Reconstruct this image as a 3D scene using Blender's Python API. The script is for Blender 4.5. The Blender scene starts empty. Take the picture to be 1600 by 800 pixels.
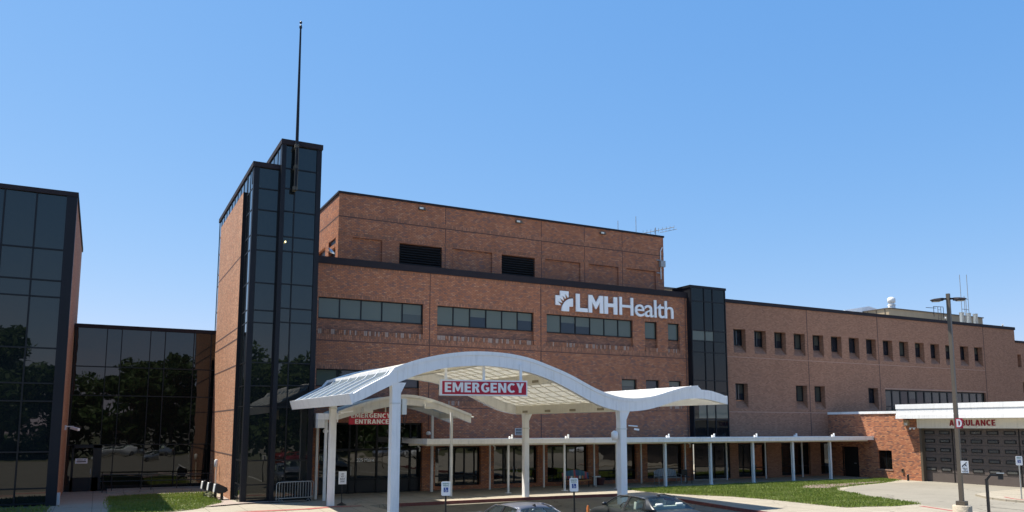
import bpy, bmesh, math, random
import numpy as np
from mathutils import Vector, Matrix

random.seed(7)
rng = np.random.default_rng(11)
SC = bpy.context.scene
COL = SC.collection

# ------------------------------------------------------------------ helpers
class MB:
    """collects polygons and links them as one mesh object"""
    def __init__(self):
        self.v, self.f, self.m = [], [], []
        self.smooth = set()

    def poly(self, pts, mat=0, smooth=False):
        n = len(self.v)
        self.v += [tuple(p) for p in pts]
        if smooth:
            self.smooth.add(len(self.f))
        self.f.append(tuple(range(n, n + len(pts))))
        self.m.append(mat)

    def mesh(self, verts, faces, mat=0, smooth=False):
        n = len(self.v)
        self.v += [tuple(p) for p in verts]
        for f in faces:
            if smooth:
                self.smooth.add(len(self.f))
            self.f.append(tuple(n + i for i in f))
            self.m.append(mat)

    def box(self, x0, x1, y0, y1, z0, z1, mat=0):
        x0, x1 = sorted((x0, x1)); y0, y1 = sorted((y0, y1)); z0, z1 = sorted((z0, z1))
        v = [(x0, y0, z0), (x1, y0, z0), (x1, y1, z0), (x0, y1, z0), (x0, y0, z1), (x1, y0, z1), (x1, y1, z1), (x0, y1, z1)]
        self.mesh(v, [(0, 3, 2, 1), (4, 5, 6, 7), (0, 1, 5, 4), (1, 2, 6, 5), (2, 3, 7, 6), (3, 0, 4, 7)], mat)

    def obox(self, c, ax, ay, az, mat=0):
        c, ax, ay, az = Vector(c), Vector(ax), Vector(ay), Vector(az)
        v = [c + sx * ax + sy * ay + sz * az for sz in (-1, 1) for sx, sy in ((-1, -1), (1, -1), (1, 1), (-1, 1))]
        self.mesh(v, [(0, 3, 2, 1), (4, 5, 6, 7), (0, 1, 5, 4), (1, 2, 6, 5), (2, 3, 7, 6), (3, 0, 4, 7)], mat)

    def bar(self, p, q, w, h=None, mat=0, up=(0, 0, 1)):
        p, q = Vector(p), Vector(q); h = w if h is None else h
        d = (q - p); L = d.length; d = d / L
        u = Vector(up)
        if abs(d.dot(u)) > .98:
            u = Vector((0, 1, 0))
        s = d.cross(u).normalized(); t = s.cross(d)
        self.obox((p + q) / 2, s * w / 2, d * L / 2, t * h / 2, mat)

    def tube(self, path, r, n=8, mat=0, cap=True):
        P = [Vector(p) for p in path]
        R = r if isinstance(r, (list, tuple)) else [r] * len(P)
        rings = []
        prev = None
        for i, p in enumerate(P):
            if i == 0: d = P[1] - P[0]
            elif i == len(P) - 1: d = P[-1] - P[-2]
            else: d = (P[i + 1] - P[i]).normalized() + (P[i] - P[i - 1]).normalized()
            d.normalize()
            if prev is None:
                a = Vector((0, 0, 1)) if abs(d.z) < .9 else Vector((1, 0, 0))
                s = d.cross(a).normalized()
            else:
                s = (prev - d * prev.dot(d)).normalized()
            prev = s
            t = d.cross(s)
            rings.append([p + (s * math.cos(k * 2 * math.pi / n) + t * math.sin(k * 2 * math.pi / n)) * R[i] for k in range(n)])
        v = [q for g in rings for q in g]
        f = []
        for i in range(len(rings) - 1):
            for k in range(n):
                a, b = i * n + k, i * n + (k + 1) % n
                f.append((a, b, b + n, a + n))
        self.mesh(v, f, mat, smooth=True)
        if cap:
            self.poly(list(reversed(rings[0])), mat); self.poly(rings[-1], mat)

    def lathe(self, c, prof, n=16, mat=0):
        """prof: list of (r, z) about a vertical axis through c"""
        v, f = [], []
        for r, z in prof:
            for k in range(n):
                a = 2 * math.pi * k / n
                v.append((c[0] + r * math.cos(a), c[1] + r * math.sin(a), c[2] + z))
        for i in range(len(prof) - 1):
            for k in range(n):
                a, b = i * n + k, i * n + (k + 1) % n
                f.append((a, b, b + n, a + n))
        self.mesh(v, f, mat, smooth=True)
        self.poly([v[k] for k in range(n - 1, -1, -1)], mat)
        self.poly([v[(len(prof) - 1) * n + k] for k in range(n)], mat)

    def prism_y(self, pts, y0, y1, mat=0):
        """polygon in (x,z), extruded along y"""
        n = len(pts)
        self.poly([(x, y0, z) for x, z in pts], mat)
        self.poly([(x, y1, z) for x, z in reversed(pts)], mat)
        for i in range(n):
            a, b = pts[i], pts[(i + 1) % n]
            self.poly([(a[0], y0, a[1]), (a[0], y1, a[1]), (b[0], y1, b[1]), (b[0], y0, b[1])], mat)

    def prism_z(self, pts, z0, z1, mat=0, side=None):
        n = len(pts); side = mat if side is None else side
        self.poly([(x, y, z1) for x, y in pts], mat)
        for i in range(n):
            a, b = pts[i], pts[(i + 1) % n]
            self.poly([(a[0], a[1], z0), (b[0], b[1], z0), (b[0], b[1], z1), (a[0], a[1], z1)], side)

    def strip_band(self, top, bot, y0, y1, mat=0):
        """beam whose (x,z) outline is sampled by equal length top/bottom lists, thickness y0..y1"""
        n = len(top)
        for i in range(n - 1):
            a, b, c, d = top[i], top[i + 1], bot[i + 1], bot[i]
            self.poly([(d[0], y0, d[1]), (c[0], y0, c[1]), (b[0], y0, b[1]), (a[0], y0, a[1])], mat)
            self.poly([(d[0], y1, d[1]), (a[0], y1, a[1]), (b[0], y1, b[1]), (c[0], y1, c[1])], mat)
            self.poly([(a[0], y0, a[1]), (b[0], y0, b[1]), (b[0], y1, b[1]), (a[0], y1, a[1])], mat)
            self.poly([(d[0], y1, d[1]), (c[0], y1, c[1]), (c[0], y0, c[1]), (d[0], y0, d[1])], mat)
        for i, fl in ((0, False), (n - 1, True)):
            q = [(top[i][0], y0, top[i][1]), (top[i][0], y1, top[i][1]), (bot[i][0], y1, bot[i][1]), (bot[i][0], y0, bot[i][1])]
            self.poly(q[::-1] if fl else q, mat)

    def build(self, name, mats, parent=None, label=None):
        me = bpy.data.meshes.new(name)
        off = Vector((0, 0, 0))
        if parent is not None:
            off = world_loc(parent)
        me.from_pydata([(x - off.x, y - off.y, z - off.z) for x, y, z in self.v], [], self.f)
        mats = mats if isinstance(mats, (list, tuple)) else [mats]
        for m in mats:
            me.materials.append(m)
        me.polygons.foreach_set('material_index', self.m)
        me.polygons.foreach_set('use_smooth', [i in self.smooth for i in range(len(self.f))])
        me.update()
        o = bpy.data.objects.new(name, me)
        COL.objects.link(o)
        if parent is not None:
            o.parent = parent
        if label:
            o['label'] = label
        return o


def world_loc(o):
    p = Vector((0, 0, 0))
    while o is not None:
        p += o.location
        o = o.parent
    return p


def tag(o, label=None, cat=None, group=None, kind=None):
    for k, val in (('label', label), ('category', cat), ('group', group), ('kind', kind)):
        if val:
            o[k] = val
    return o


def thing(name, label, cat, loc=(0, 0, 0), group=None):
    o = bpy.data.objects.new(name, None)
    COL.objects.link(o)
    o.location = loc
    o.empty_display_size = .2
    return tag(o, label, cat, group)


def copy_tree(o, parent=None):
    c = o.copy(); COL.objects.link(c)
    if parent is not None:
        c.parent = parent
    for ch in list(o.children):
        copy_tree(ch, c)
    return c


def text_polys(body, bold=0.0, space=1.0, shear=0.0):
    cu = bpy.data.curves.new('lettering', 'FONT')
    cu.body = body; cu.size = 1; cu.offset = bold; cu.space_character = space; cu.shear = shear
    cu.extrude = .5; cu.resolution_u = 4
    ob = bpy.data.objects.new('lettering', cu); COL.objects.link(ob)
    bpy.context.view_layer.update()
    dg = bpy.context.evaluated_depsgraph_get()
    me = bpy.data.meshes.new_from_object(ob.evaluated_get(dg))
    v = np.array([p.co[:] for p in me.vertices]); f = [tuple(p.vertices) for p in me.polygons]
    bpy.data.objects.remove(ob); bpy.data.curves.remove(cu); bpy.data.meshes.remove(me)
    return v, f


def text(mb, body, origin, xd, zd, width, height, depth=.03, mat=0, bold=.008, space=1.0, center=False, smear=0.):
    """text filling width x height from its lower left corner; normal = xd x zd, standing proud by depth"""
    v, f = text_polys(body, bold, space)
    mn, mx = v.min(0), v.max(0)
    v[:, 0] = (v[:, 0] - mn[0]) / (mx[0] - mn[0]) * width
    v[:, 1] = (v[:, 1] - mn[1]) / (mx[1] - mn[1]) * height
    o, xd, zd = Vector(origin), Vector(xd).normalized(), Vector(zd).normalized()
    if center:
        o = o - xd * width / 2 - zd * height / 2
    n = xd.cross(zd)
    for i, sm in enumerate((0,) if not smear else (0, -smear, smear, -smear * .5, smear * .5)):
        mb.mesh([o + xd * (p[0] + sm * height) + zd * p[1] + n * (depth * (p[2] + .5) - .0012 * i) for p in v], f, mat)


def glyph(ch):
    """heavy grotesque capital, unit height: list of polygons and its width"""
    t, P, w = .235, [], .62
    bar = lambda x0, y0, x1, y1: P.append([(x0, y0), (x1, y0), (x1, y1), (x0, y1)])
    def ring(cx, cy, ro, rp, ri, rj, a0, a1, n=12):
        for i in range(n):
            a, c = math.radians(a0 + (a1 - a0) * i / n), math.radians(a0 + (a1 - a0) * (i + 1) / n)
            P.append([(cx + ri * math.cos(a), cy + rj * math.sin(a)), (cx + ro * math.cos(a), cy + rp * math.sin(a)), (cx + ro * math.cos(c), cy + rp * math.sin(c)), (cx + ri * math.cos(c), cy + rj * math.sin(c))])
    if ch == 'E':
        w = .56; P.append([(0, 0), (w, 0), (w, .19), (t, .19), (t, .41), (.52, .41), (.52, .59), (t, .59), (t, .81), (w, .81), (w, 1), (0, 1)])
    elif ch == 'L':
        w = .54; P.append([(0, 0), (w, 0), (w, .2), (t, .2), (t, 1), (0, 1)])
    elif ch == 'T':
        w = .62; P.append([(w / 2 - t / 2, 0), (w / 2 + t / 2, 0), (w / 2 + t / 2, .8), (w, .8), (w, 1), (0, 1), (0, .8), (w / 2 - t / 2, .8)])
    elif ch == 'N':
        w = .72; P.append([(0, 0), (.21, 0), (.21, .62), (w - .22, 0), (w, 0), (w, 1), (w - .21, 1), (w - .21, .38), (.22, 1), (0, 1)])
    elif ch == 'M':
        w = .92; P.append([(0, 0), (.2, 0), (.2, .62), (.40, .1), (.52, .1), (.72, .62), (.72, 0), (w, 0), (w, 1), (.67, 1), (.46, .44), (.25, 1), (0, 1)])
    elif ch == 'Y':
        w = .68; P.append([(w / 2 - t / 2, 0), (w / 2 + t / 2, 0), (w / 2 + t / 2, .40), (w, 1), (w - .25, 1), (w / 2, .60), (.25, 1), (0, 1), (w / 2 - t / 2, .40)])
    elif ch == 'A':
        w = .76; h = w / 2
        P += [[(0, 0), (.23, 0), (h, .74), (h, 1), (h - .14, 1)], [(w - .23, 0), (w, 0), (h + .14, 1), (h, 1), (h, .74)]]
        xi = lambda y: .23 + (h - .23) * y / .74
        P.append([(xi(.2), .2), (w - xi(.2), .2), (w - xi(.38), .38), (xi(.38), .38)])
    elif ch == 'C':
        w = .68; ring(.40, .5, .40, .5, .17, .31, 48, 312, 18)
    elif ch == 'G':
        w = .72; ring(.40, .5, .40, .5, .17, .31, 48, 300, 18); P.append([(.42, .36), (.72, .36), (.72, .54), (.42, .54)]); P.append([(.50, .06), (.72, .14), (.72, .36), (.50, .36)])
    elif ch == 'U':
        w = .70; bar(0, .36, t, 1); bar(w - t, .36, w, 1); ring(w / 2, .36, w / 2, .36, w / 2 - t, .17, 180, 360, 14)
    elif ch == 'D':
        w = .70; bar(0, 0, t, 1); bar(t, .81, .32, 1); bar(t, 0, .32, .19); ring(.32, .5, .38, .5, .15, .31, -90, 90, 14)
    elif ch in 'RB':
        w = .64; bar(0, 0, t, 1); bar(t, .82, .36, 1); bar(t, .42, .36, .59)
        ring(.36, .71, .25, .29, .04, .11, -90, 90, 10)
        if ch == 'R':
            w = .66; P.append([(.30, .42), (.42, 0), (.67, 0), (.50, .44)])
        else:
            bar(t, 0, .38, .17); ring(.38, .25, .27, .25, .05, .08, -90, 90, 10)
    return P, w


def block_text(mb, body, origin, xd, zd, width, height, depth=.02, mat=0, gap=.11):
    tot = sum(glyph(c)[1] for c in body) + gap * (len(body) - 1)
    o, xd, zd = Vector(origin), Vector(xd).normalized(), Vector(zd).normalized(); n = xd.cross(zd)
    x = 0; k = width / tot
    for c in body:
        P, w = glyph(c)
        for i, p in enumerate(P):
            d = depth - .0006 * (i % 3)
            F = [o + xd * ((x + q[0]) * k) + zd * (q[1] * height) + n * d for q in p]
            B = [q - n * d for q in F]
            mb.poly(F, mat)
            for j in range(len(p)):
                mb.poly([B[j], B[(j + 1) % len(p)], F[(j + 1) % len(p)], F[j]], mat)
        x += w + gap


def wall_grid(mb, axis, c, u0, u1, z0, z1, holes, mat=0, inner=None, sgn=1):
    """vertical wall face at axis==c ('y' -> u is x, 'x' -> u is y) with openings.
    hole = (u0,u1,z0,z1,depth[,sill_rise]); reveals go inwards by depth*sgn; the back stays open"""
    inner = mat if inner is None else inner
    P = (lambda u, z, d=0: (u, c + d * sgn, z)) if axis == 'y' else (lambda u, z, d=0: (c + d * sgn, u, z))
    us = sorted({u0, u1, *[h[0] for h in holes], *[h[1] for h in holes]})
    us = [u for u in us if u0 <= u <= u1]
    zs = sorted({z0, z1, *[h[2] for h in holes], *[h[3] for h in holes]})
    zs = [z for z in zs if z0 <= z <= z1]
    for i in range(len(us) - 1):
        for k in range(len(zs) - 1):
            cu, cz = (us[i] + us[i + 1]) / 2, (zs[k] + zs[k + 1]) / 2
            if any(h[0] < cu < h[1] and h[2] < cz < h[3] for h in holes):
                continue
            mb.poly([P(us[i], zs[k]), P(us[i + 1], zs[k]), P(us[i + 1], zs[k + 1]), P(us[i], zs[k + 1])], mat)
    for h in holes:
        a, b, lo, hi, d = h[:5]
        rise = h[5] if len(h) > 5 else 0
        mb.poly([P(a, lo), P(a, lo + rise, d), P(a, hi, d), P(a, hi)], inner)
        mb.poly([P(b, lo), P(b, hi), P(b, hi, d), P(b, lo + rise, d)], inner)
        mb.poly([P(a, hi), P(a, hi, d), P(b, hi, d), P(b, hi)], inner)
        mb.poly([P(a, lo), P(b, lo), P(b, lo + rise, d), P(a, lo + rise, d)], inner)


# ------------------------------------------------------------------ materials
def new_mat(name):
    m = bpy.data.materials.new(name); m.use_nodes = True
    nt = m.node_tree
    return m, nt, nt.nodes['Principled BSDF']


def N(nt, typ, **kw):
    n = nt.nodes.new(typ)
    for k, v in kw.items():
        if k in n.inputs:
            n.inputs[k].default_value = v
        else:
            setattr(n, k, v)
    return n


def plain(name, col, rough=.6, metal=0., var=.0, scale=1.5, spec=.5, bump=0., bscale=30., coat=0., streak=0.):
    m, nt, b = new_mat(name)
    b.inputs['Roughness'].default_value = rough
    b.inputs['Metallic'].default_value = metal
    b.inputs['Specular IOR Level'].default_value = spec
    b.inputs['Coat Weight'].default_value = coat
    L = nt.links.new
    geo = N(nt, 'ShaderNodeNewGeometry')
    if var > 0:
        no = N(nt, 'ShaderNodeTexNoise', Scale=scale, Detail=6., Roughness=.65)
        L(geo.outputs['Position'], no.inputs['Vector'])
        mr = N(nt, 'ShaderNodeMapRange')
        mr.inputs['From Min'].default_value = .25; mr.inputs['From Max'].default_value = .75
        mr.inputs['To Min'].default_value = 1 - var; mr.inputs['To Max'].default_value = 1 + var
        L(no.outputs['Fac'], mr.inputs['Value'])
        mul = N(nt, 'ShaderNodeVectorMath', operation='SCALE')
        mul.inputs[0].default_value = col[:3]
        L(mr.outputs[0], mul.inputs['Scale'])
        L(mul.outputs[0], b.inputs['Base Color'])
        if streak > 0:      # rain streaks running down the paint
            mp = N(nt, 'ShaderNodeMapping'); mp.inputs['Scale'].default_value = (5, 5, .35); L(geo.outputs['Position'], mp.inputs['Vector'])
            n4 = N(nt, 'ShaderNodeTexNoise', Scale=1.4, Detail=5., Roughness=.7); L(mp.outputs[0], n4.inputs['Vector'])
            m4 = N(nt, 'ShaderNodeMapRange'); m4.inputs['From Min'].default_value = .5; m4.inputs['From Max'].default_value = .78
            m4.inputs['To Min'].default_value = 1; m4.inputs['To Max'].default_value = 1 - streak
            L(n4.outputs['Fac'], m4.inputs['Value'])
            s4 = N(nt, 'ShaderNodeVectorMath', operation='SCALE'); L(mul.outputs[0], s4.inputs[0]); L(m4.outputs[0], s4.inputs['Scale'])
            L(s4.outputs[0], b.inputs['Base Color'])
    else:
        b.inputs['Base Color'].default_value = (*col[:3], 1)
    if bump > 0:
        n2 = N(nt, 'ShaderNodeTexNoise', Scale=bscale, Detail=3.)
        L(geo.outputs['Position'], n2.inputs['Vector'])
        bp = N(nt, 'ShaderNodeBump', Strength=bump, Distance=.02)
        L(n2.outputs['Fac'], bp.inputs['Height']); L(bp.outputs[0], b.inputs['Normal'])
    return m


def brick_mat(name, cols, mortar, bw=.205, bh=.085, stretch=1.0, soft=.16, soldier=False, dirt=.13):
    """bricks laid along (x+y, z), so the same material runs round corners"""
    m, nt, b = new_mat(name)
    L = nt.links.new
    b.inputs['Roughness'].default_value = .85
    b.inputs['Specular IOR Level'].default_value = .25
    geo = N(nt, 'ShaderNodeNewGeometry')
    sep = N(nt, 'ShaderNodeSeparateXYZ'); L(geo.outputs['Position'], sep.inputs[0])
    add = N(nt, 'ShaderNodeMath', operation='ADD'); L(sep.outputs['X'], add.inputs[0]); L(sep.outputs['Y'], add.inputs[1])
    com = N(nt, 'ShaderNodeCombineXYZ')
    L(add.outputs[0], com.inputs[1 if soldier else 0]); L(sep.outputs['Z'], com.inputs[0 if soldier else 1])
    br = N(nt, 'ShaderNodeTexBrick', Scale=1.0)
    br.inputs['Color1'].default_value = (0, 0, 0, 1); br.inputs['Color2'].default_value = (1, 1, 1, 1)
    br.inputs['Mortar'].default_value = (.5, .5, .5, 1)
    br.inputs['Mortar Size'].default_value = .012; br.inputs['Mortar Smooth'].default_value = .2
    br.inputs['Brick Width'].default_value = bw; br.inputs['Row Height'].default_value = bh
    L(com.outputs[0], br.inputs['Vector'])
    ramp = N(nt, 'ShaderNodeValToRGB')
    el = ramp.color_ramp.elements
    while len(el) < len(cols):
        el.new(.5)
    for e, (p, c) in zip(el, cols):
        e.position = p; e.color = (*c, 1)
    # patches of differently fired bricks shift the per-brick random value
    no = N(nt, 'ShaderNodeTexNoise', Scale=1.1, Detail=6., Roughness=.75); L(com.outputs[0], no.inputs['Vector'])
    sub = N(nt, 'ShaderNodeMath', operation='MULTIPLY_ADD'); sub.inputs[1].default_value = soft * 1.6; sub.inputs[2].default_value = -soft * .8
    L(no.outputs['Fac'], sub.inputs[0])
    bw_ = N(nt, 'ShaderNodeRGBToBW'); L(br.outputs['Color'], bw_.inputs[0])
    ad2 = N(nt, 'ShaderNodeMath', operation='ADD'); L(bw_.outputs[0], ad2.inputs[0]); L(sub.outputs[0], ad2.inputs[1])
    L(ad2.outputs[0], ramp.inputs['Fac'])
    mix = N(nt, 'ShaderNodeMix', data_type='RGBA')
    L(br.outputs['Fac'], mix.inputs['Factor']); L(ramp.outputs['Color'], mix.inputs['A'])
    mix.inputs['B'].default_value = (*mortar, 1)
    # weathering: broad streaks
    mp = N(nt, 'ShaderNodeMapping'); mp.inputs['Scale'].default_value = (.9, .14, 1); L(com.outputs[0], mp.inputs['Vector'])
    n3 = N(nt, 'ShaderNodeTexNoise', Scale=1.2, Detail=6., Roughness=.7); L(mp.outputs[0], n3.inputs['Vector'])
    mr = N(nt, 'ShaderNodeMapRange'); mr.inputs['From Min'].default_value = .3; mr.inputs['From Max'].default_value = .7
    mr.inputs['To Min'].default_value = 1 - dirt; mr.inputs['To Max'].default_value = 1 + dirt * .55
    L(n3.outputs['Fac'], mr.inputs['Value'])
    sc = N(nt, 'ShaderNodeVectorMath', operation='SCALE'); L(mix.outputs['Result'], sc.inputs[0]); L(mr.outputs[0], sc.inputs['Scale'])
    L(sc.outputs[0], b.inputs['Base Color'])
    bp = N(nt, 'ShaderNodeBump', Strength=.5, Distance=.008); bp.invert = True
    L(br.outputs['Fac'], bp.inputs['Height']); L(bp.outputs[0], b.inputs['Normal'])
    return m


def glass_mat(name, base, ior=1.75, wave=.012, tint=(1, 1, 1), pw=0, rough=.012):
    """dark tinted glazing with slightly wavy mirror reflections"""
    m, nt, b = new_mat(name)
    L = nt.links.new
    b.inputs['Base Color'].default_value = (*base, 1)
    b.inputs['Roughness'].default_value = rough
    b.inputs['IOR'].default_value = ior
    b.inputs['Specular Tint'].default_value = (*tint, 1)
    geo = N(nt, 'ShaderNodeNewGeometry')
    no = N(nt, 'ShaderNodeTexNoise', Scale=.9, Detail=1.5); L(geo.outputs['Position'], no.inputs['Vector'])
    bp = N(nt, 'ShaderNodeBump', Strength=1., Distance=wave)
    L(no.outputs['Fac'], bp.inputs['Height']); L(bp.outputs[0], b.inputs['Normal'])
    return m


def concrete_mat(name, col, joint=1.5, jcol=.5, var=.16, rot=0., stain=.22):
    m, nt, b = new_mat(name)
    L = nt.links.new
    b.inputs['Roughness'].default_value = .9; b.inputs['Specular IOR Level'].default_value = .2
    geo = N(nt, 'ShaderNodeNewGeometry')
    n1 = N(nt, 'ShaderNodeTexNoise', Scale=.35, Detail=8., Roughness=.7); L(geo.outputs['Position'], n1.inputs['Vector'])
    n2 = N(nt, 'ShaderNodeTexNoise', Scale=7., Detail=6., Roughness=.7); L(geo.outputs['Position'], n2.inputs['Vector'])
    a = N(nt, 'ShaderNodeMath', operation='ADD'); L(n1.outputs['Fac'], a.inputs[0]); L(n2.outputs['Fac'], a.inputs[1])
    mr = N(nt, 'ShaderNodeMapRange'); mr.inputs['From Min'].default_value = .7; mr.inputs['From Max'].default_value = 1.3
    mr.inputs['To Min'].default_value = 1 - var; mr.inputs['To Max'].default_value = 1 + var
    L(a.outputs[0], mr.inputs['Value'])
    s0 = N(nt, 'ShaderNodeVectorMath', operation='SCALE'); s0.inputs[0].default_value = col; L(mr.outputs[0], s0.inputs['Scale'])
    n5 = N(nt, 'ShaderNodeTexNoise', Scale=.75, Detail=5., Roughness=.75); L(geo.outputs['Position'], n5.inputs['Vector'])
    st = N(nt, 'ShaderNodeMapRange'); st.inputs['From Min'].default_value = .58; st.inputs['From Max'].default_value = .70
    st.inputs['To Min'].default_value = 1; st.inputs['To Max'].default_value = 1 - stain
    L(n5.outputs['Fac'], st.inputs['Value'])
    wv = N(nt, 'ShaderNodeTexNoise', Scale=.8, Detail=4.); L(geo.outputs['Position'], wv.inputs['Vector'])
    wa = N(nt, 'ShaderNodeVectorMath', operation='MULTIPLY_ADD'); wa.inputs[1].default_value = (1.6, 1.6, 0); L(wv.outputs['Color'], wa.inputs[0]); L(geo.outputs['Position'], wa.inputs[2])
    vo = N(nt, 'ShaderNodeTexVoronoi', feature='DISTANCE_TO_EDGE', Scale=.16); L(wa.outputs[0], vo.inputs['Vector'])
    cr = N(nt, 'ShaderNodeMapRange'); cr.inputs['From Min'].default_value = .002; cr.inputs['From Max'].default_value = .006
    cr.inputs['To Min'].default_value = .62; cr.inputs['To Max'].default_value = 1
    L(vo.outputs['Distance'], cr.inputs['Value'])
    mm = N(nt, 'ShaderNodeMath', operation='MULTIPLY'); L(st.outputs[0], mm.inputs[0]); L(cr.outputs[0], mm.inputs[1])
    sc = N(nt, 'ShaderNodeVectorMath', operation='SCALE'); L(s0.outputs[0], sc.inputs[0]); L(mm.outputs[0], sc.inputs['Scale'])
    if joint:
        mp = N(nt, 'ShaderNodeMapping'); mp.inputs['Rotation'].default_value = (0, 0, rot); L(geo.outputs['Position'], mp.inputs['Vector'])
        br = N(nt, 'ShaderNodeTexBrick', Scale=1., offset=0.)
        br.inputs['Brick Width'].default_value = joint; br.inputs['Row Height'].default_value = joint
        br.inputs['Mortar Size'].default_value = .014
        L(mp.outputs[0], br.inputs['Vector'])
        inv = N(nt, 'ShaderNodeMapRange'); inv.inputs['To Min'].default_value = 1; inv.inputs['To Max'].default_value = jcol
        L(br.outputs['Fac'], inv.inputs['Value'])
        s2 = N(nt, 'ShaderNodeVectorMath', operation='SCALE'); L(sc.outputs[0], s2.inputs[0]); L(inv.outputs[0], s2.inputs['Scale'])
        L(s2.outputs[0], b.inputs['Base Color'])
    else:
        L(sc.outputs[0], b.inputs['Base Color'])
    return m


def translucent_mat(name, diff, trans, fac=.5, rough=.5):
    m, nt, b = new_mat(name)
    L = nt.links.new
    b.inputs['Base Color'].default_value = (*diff, 1); b.inputs['Roughness'].default_value = rough
    tr = N(nt, 'ShaderNodeBsdfTranslucent'); tr.inputs['Color'].default_value = (*trans, 1)
    mx = N(nt, 'ShaderNodeMixShader'); mx.inputs['Fac'].default_value = fac
    L(b.outputs[0], mx.inputs[1]); L(tr.outputs[0], mx.inputs[2])
    L(mx.outputs[0], nt.nodes['Material Output'].inputs['Surface'])
    return m


def leaf_mat(name, a, bcol, fac=.35):
    m, nt, b = new_mat(name)
    L = nt.links.new
    oi = N(nt, 'ShaderNodeNewGeometry')
    no = N(nt, 'ShaderNodeTexNoise', Scale=1.7, Detail=3.); L(oi.outputs['Position'], no.inputs['Vector'])
    mx = N(nt, 'ShaderNodeMix', data_type='RGBA'); mx.inputs['A'].default_value = (*a, 1); mx.inputs['B'].default_value = (*bcol, 1)
    mr = N(nt, 'ShaderNodeMapRange'); mr.inputs['From Min'].default_value = .3; mr.inputs['From Max'].default_value = .7
    L(no.outputs['Fac'], mr.inputs['Value']); L(mr.outputs[0], mx.inputs['Factor'])
    L(mx.outputs['Result'], b.inputs['Base Color']); b.inputs['Roughness'].default_value = .6
    tr = N(nt, 'ShaderNodeBsdfTranslucent'); L(mx.outputs['Result'], tr.inputs['Color'])
    ms = N(nt, 'ShaderNodeMixShader'); ms.inputs['Fac'].default_value = fac
    L(b.outputs[0], ms.inputs[1]); L(tr.outputs[0], ms.inputs[2])
    L(ms.outputs[0], nt.nodes['Material Output'].inputs['Surface'])
    return m


M = {}
M['brick'] = brick_mat('red_brown_brick', [(0., (.27, .145, .11)), (.25, (.40, .165, .09)), (.5, (.48, .185, .088)), (.8, (.53, .21, .10)), (1., (.57, .275, .15))], (.20, .105, .08))
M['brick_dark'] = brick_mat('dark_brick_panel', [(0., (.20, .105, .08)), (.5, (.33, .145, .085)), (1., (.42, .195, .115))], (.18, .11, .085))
M['brick_wing'] = brick_mat('pinkish_brown_brick', [(0., (.27, .138, .085)), (.5, (.345, .172, .105)), (1., (.40, .21, .132))], (.30, .165, .108), soft=.15, dirt=.09)
M['brick_tower'] = brick_mat('orange_brick', [(0., (.32, .165, .10)), (.5, (.48, .215, .115)), (1., (.58, .32, .19))], (.42, .27, .18), soft=.3)
M['brick_garage'] = brick_mat('orange_red_brick', [(0., (.18, .10, .08)), (.4, (.45, .165, .08)), (1., (.57, .26, .13))], (.30, .15, .10), bw=.21, bh=.09, soft=.35)
M['soldier'] = brick_mat('soldier_course_brick', [(0., (.24, .125, .085)), (.5, (.40, .165, .085)), (1., (.50, .225, .13))], (.20, .115, .085), bw=.22, bh=.10, soldier=True)
M['soldier_pale'] = plain('pale_header_brick', (.40, .285, .225), .85, var=.25, scale=9)
M['stone'] = plain('pinkish_stone_course', (.40, .235, .165), .85, var=.15, scale=3)
M['joint'] = plain('sealant_joint', (.10, .055, .045), .8)
M['coping'] = plain('dark_bronze_metal', (.026, .021, .024), .7, var=.12, scale=2, spec=.2)
M['mullion'] = plain('black_aluminium', (.008, .009, .011), .45, spec=.3)
M['pilaster'] = plain('charcoal_metal_cladding', (.011, .012, .016), .5, var=.15, scale=.6, spec=.25)
M['glass'] = glass_mat('dark_curtain_glass', (.008, .011, .012), 1.66, .003, (1, .98, .92))
M['glass_stair'] = glass_mat('stair_slot_glass', (.006, .009, .011), 1.42, .004, (1, .98, .92))
M['strip_a'] = glass_mat('strip_glass_blind', (.060, .064, .055), 1.42, .006)
M['strip_b'] = glass_mat('strip_glass_dark', (.018, .021, .024), 1.42, .006)
M['glass_link'] = glass_mat('black_link_glass', (.008, .009, .008), 1.62, .004)
M['glass_office'] = glass_mat('office_glass_blind', (.105, .118, .092), 1.5, .006)
M['glass_office2'] = glass_mat('office_glass_half_blind', (.065, .072, .062), 1.5, .006)
M['glass_office3'] = glass_mat('office_glass_open', (.016, .020, .028), 1.55, .006)
M['glass_low'] = glass_mat('storefront_glass', (.006, .006, .006), 1.7, .006)
M['panel_low'] = plain('black_door_panel', (.008, .008, .009), .45)
M['white'] = plain('white_paint', (.88, .88, .865), .42, var=.05, scale=1.2, streak=.22)
M['white_dirty'] = plain('weathered_white_paint', (.72, .72, .69), .5, var=.10, scale=2., streak=.3)
M['cream'] = plain('cream_paint', (.74, .70, .59), .5, var=.06, scale=1.4, streak=.2)
M['roof_panel'] = translucent_mat('translucent_roof_panel', (.80, .78, .72), (.84, .82, .75), .47, .4)
M['roof_panel_clear'] = translucent_mat('clear_wing_panel', (.80, .80, .78), (.85, .83, .78), .6, .4)
M['batten'] = plain('panel_batten', (.86, .83, .74), .6)
M['wing_panel'] = translucent_mat('pale_wing_panel', (.17, .205, .23), (.45, .45, .42), .15, .3)
M['grille'] = plain('tan_grille', (.30, .26, .18), .7)
M['red_sign'] = plain('red_sign_face', (.48, .014, .042), .35, var=.05)
M['red_paint'] = plain('red_kerb_paint', (.30, .075, .065), .8, var=.22, scale=5)
M['sign_white'] = plain('sign_white', (.88, .88, .87), .4)
M['letter_grey'] = plain('letter_white_face', (.86, .86, .84), .4)
M['letter_red'] = plain('letter_dark_red', (.27, .02, .03), .5)
M['black'] = plain('black_metal', (.012, .012, .013), .4)
M['ink'] = plain('sign_ink', (.03, .03, .03), .6)
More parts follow.
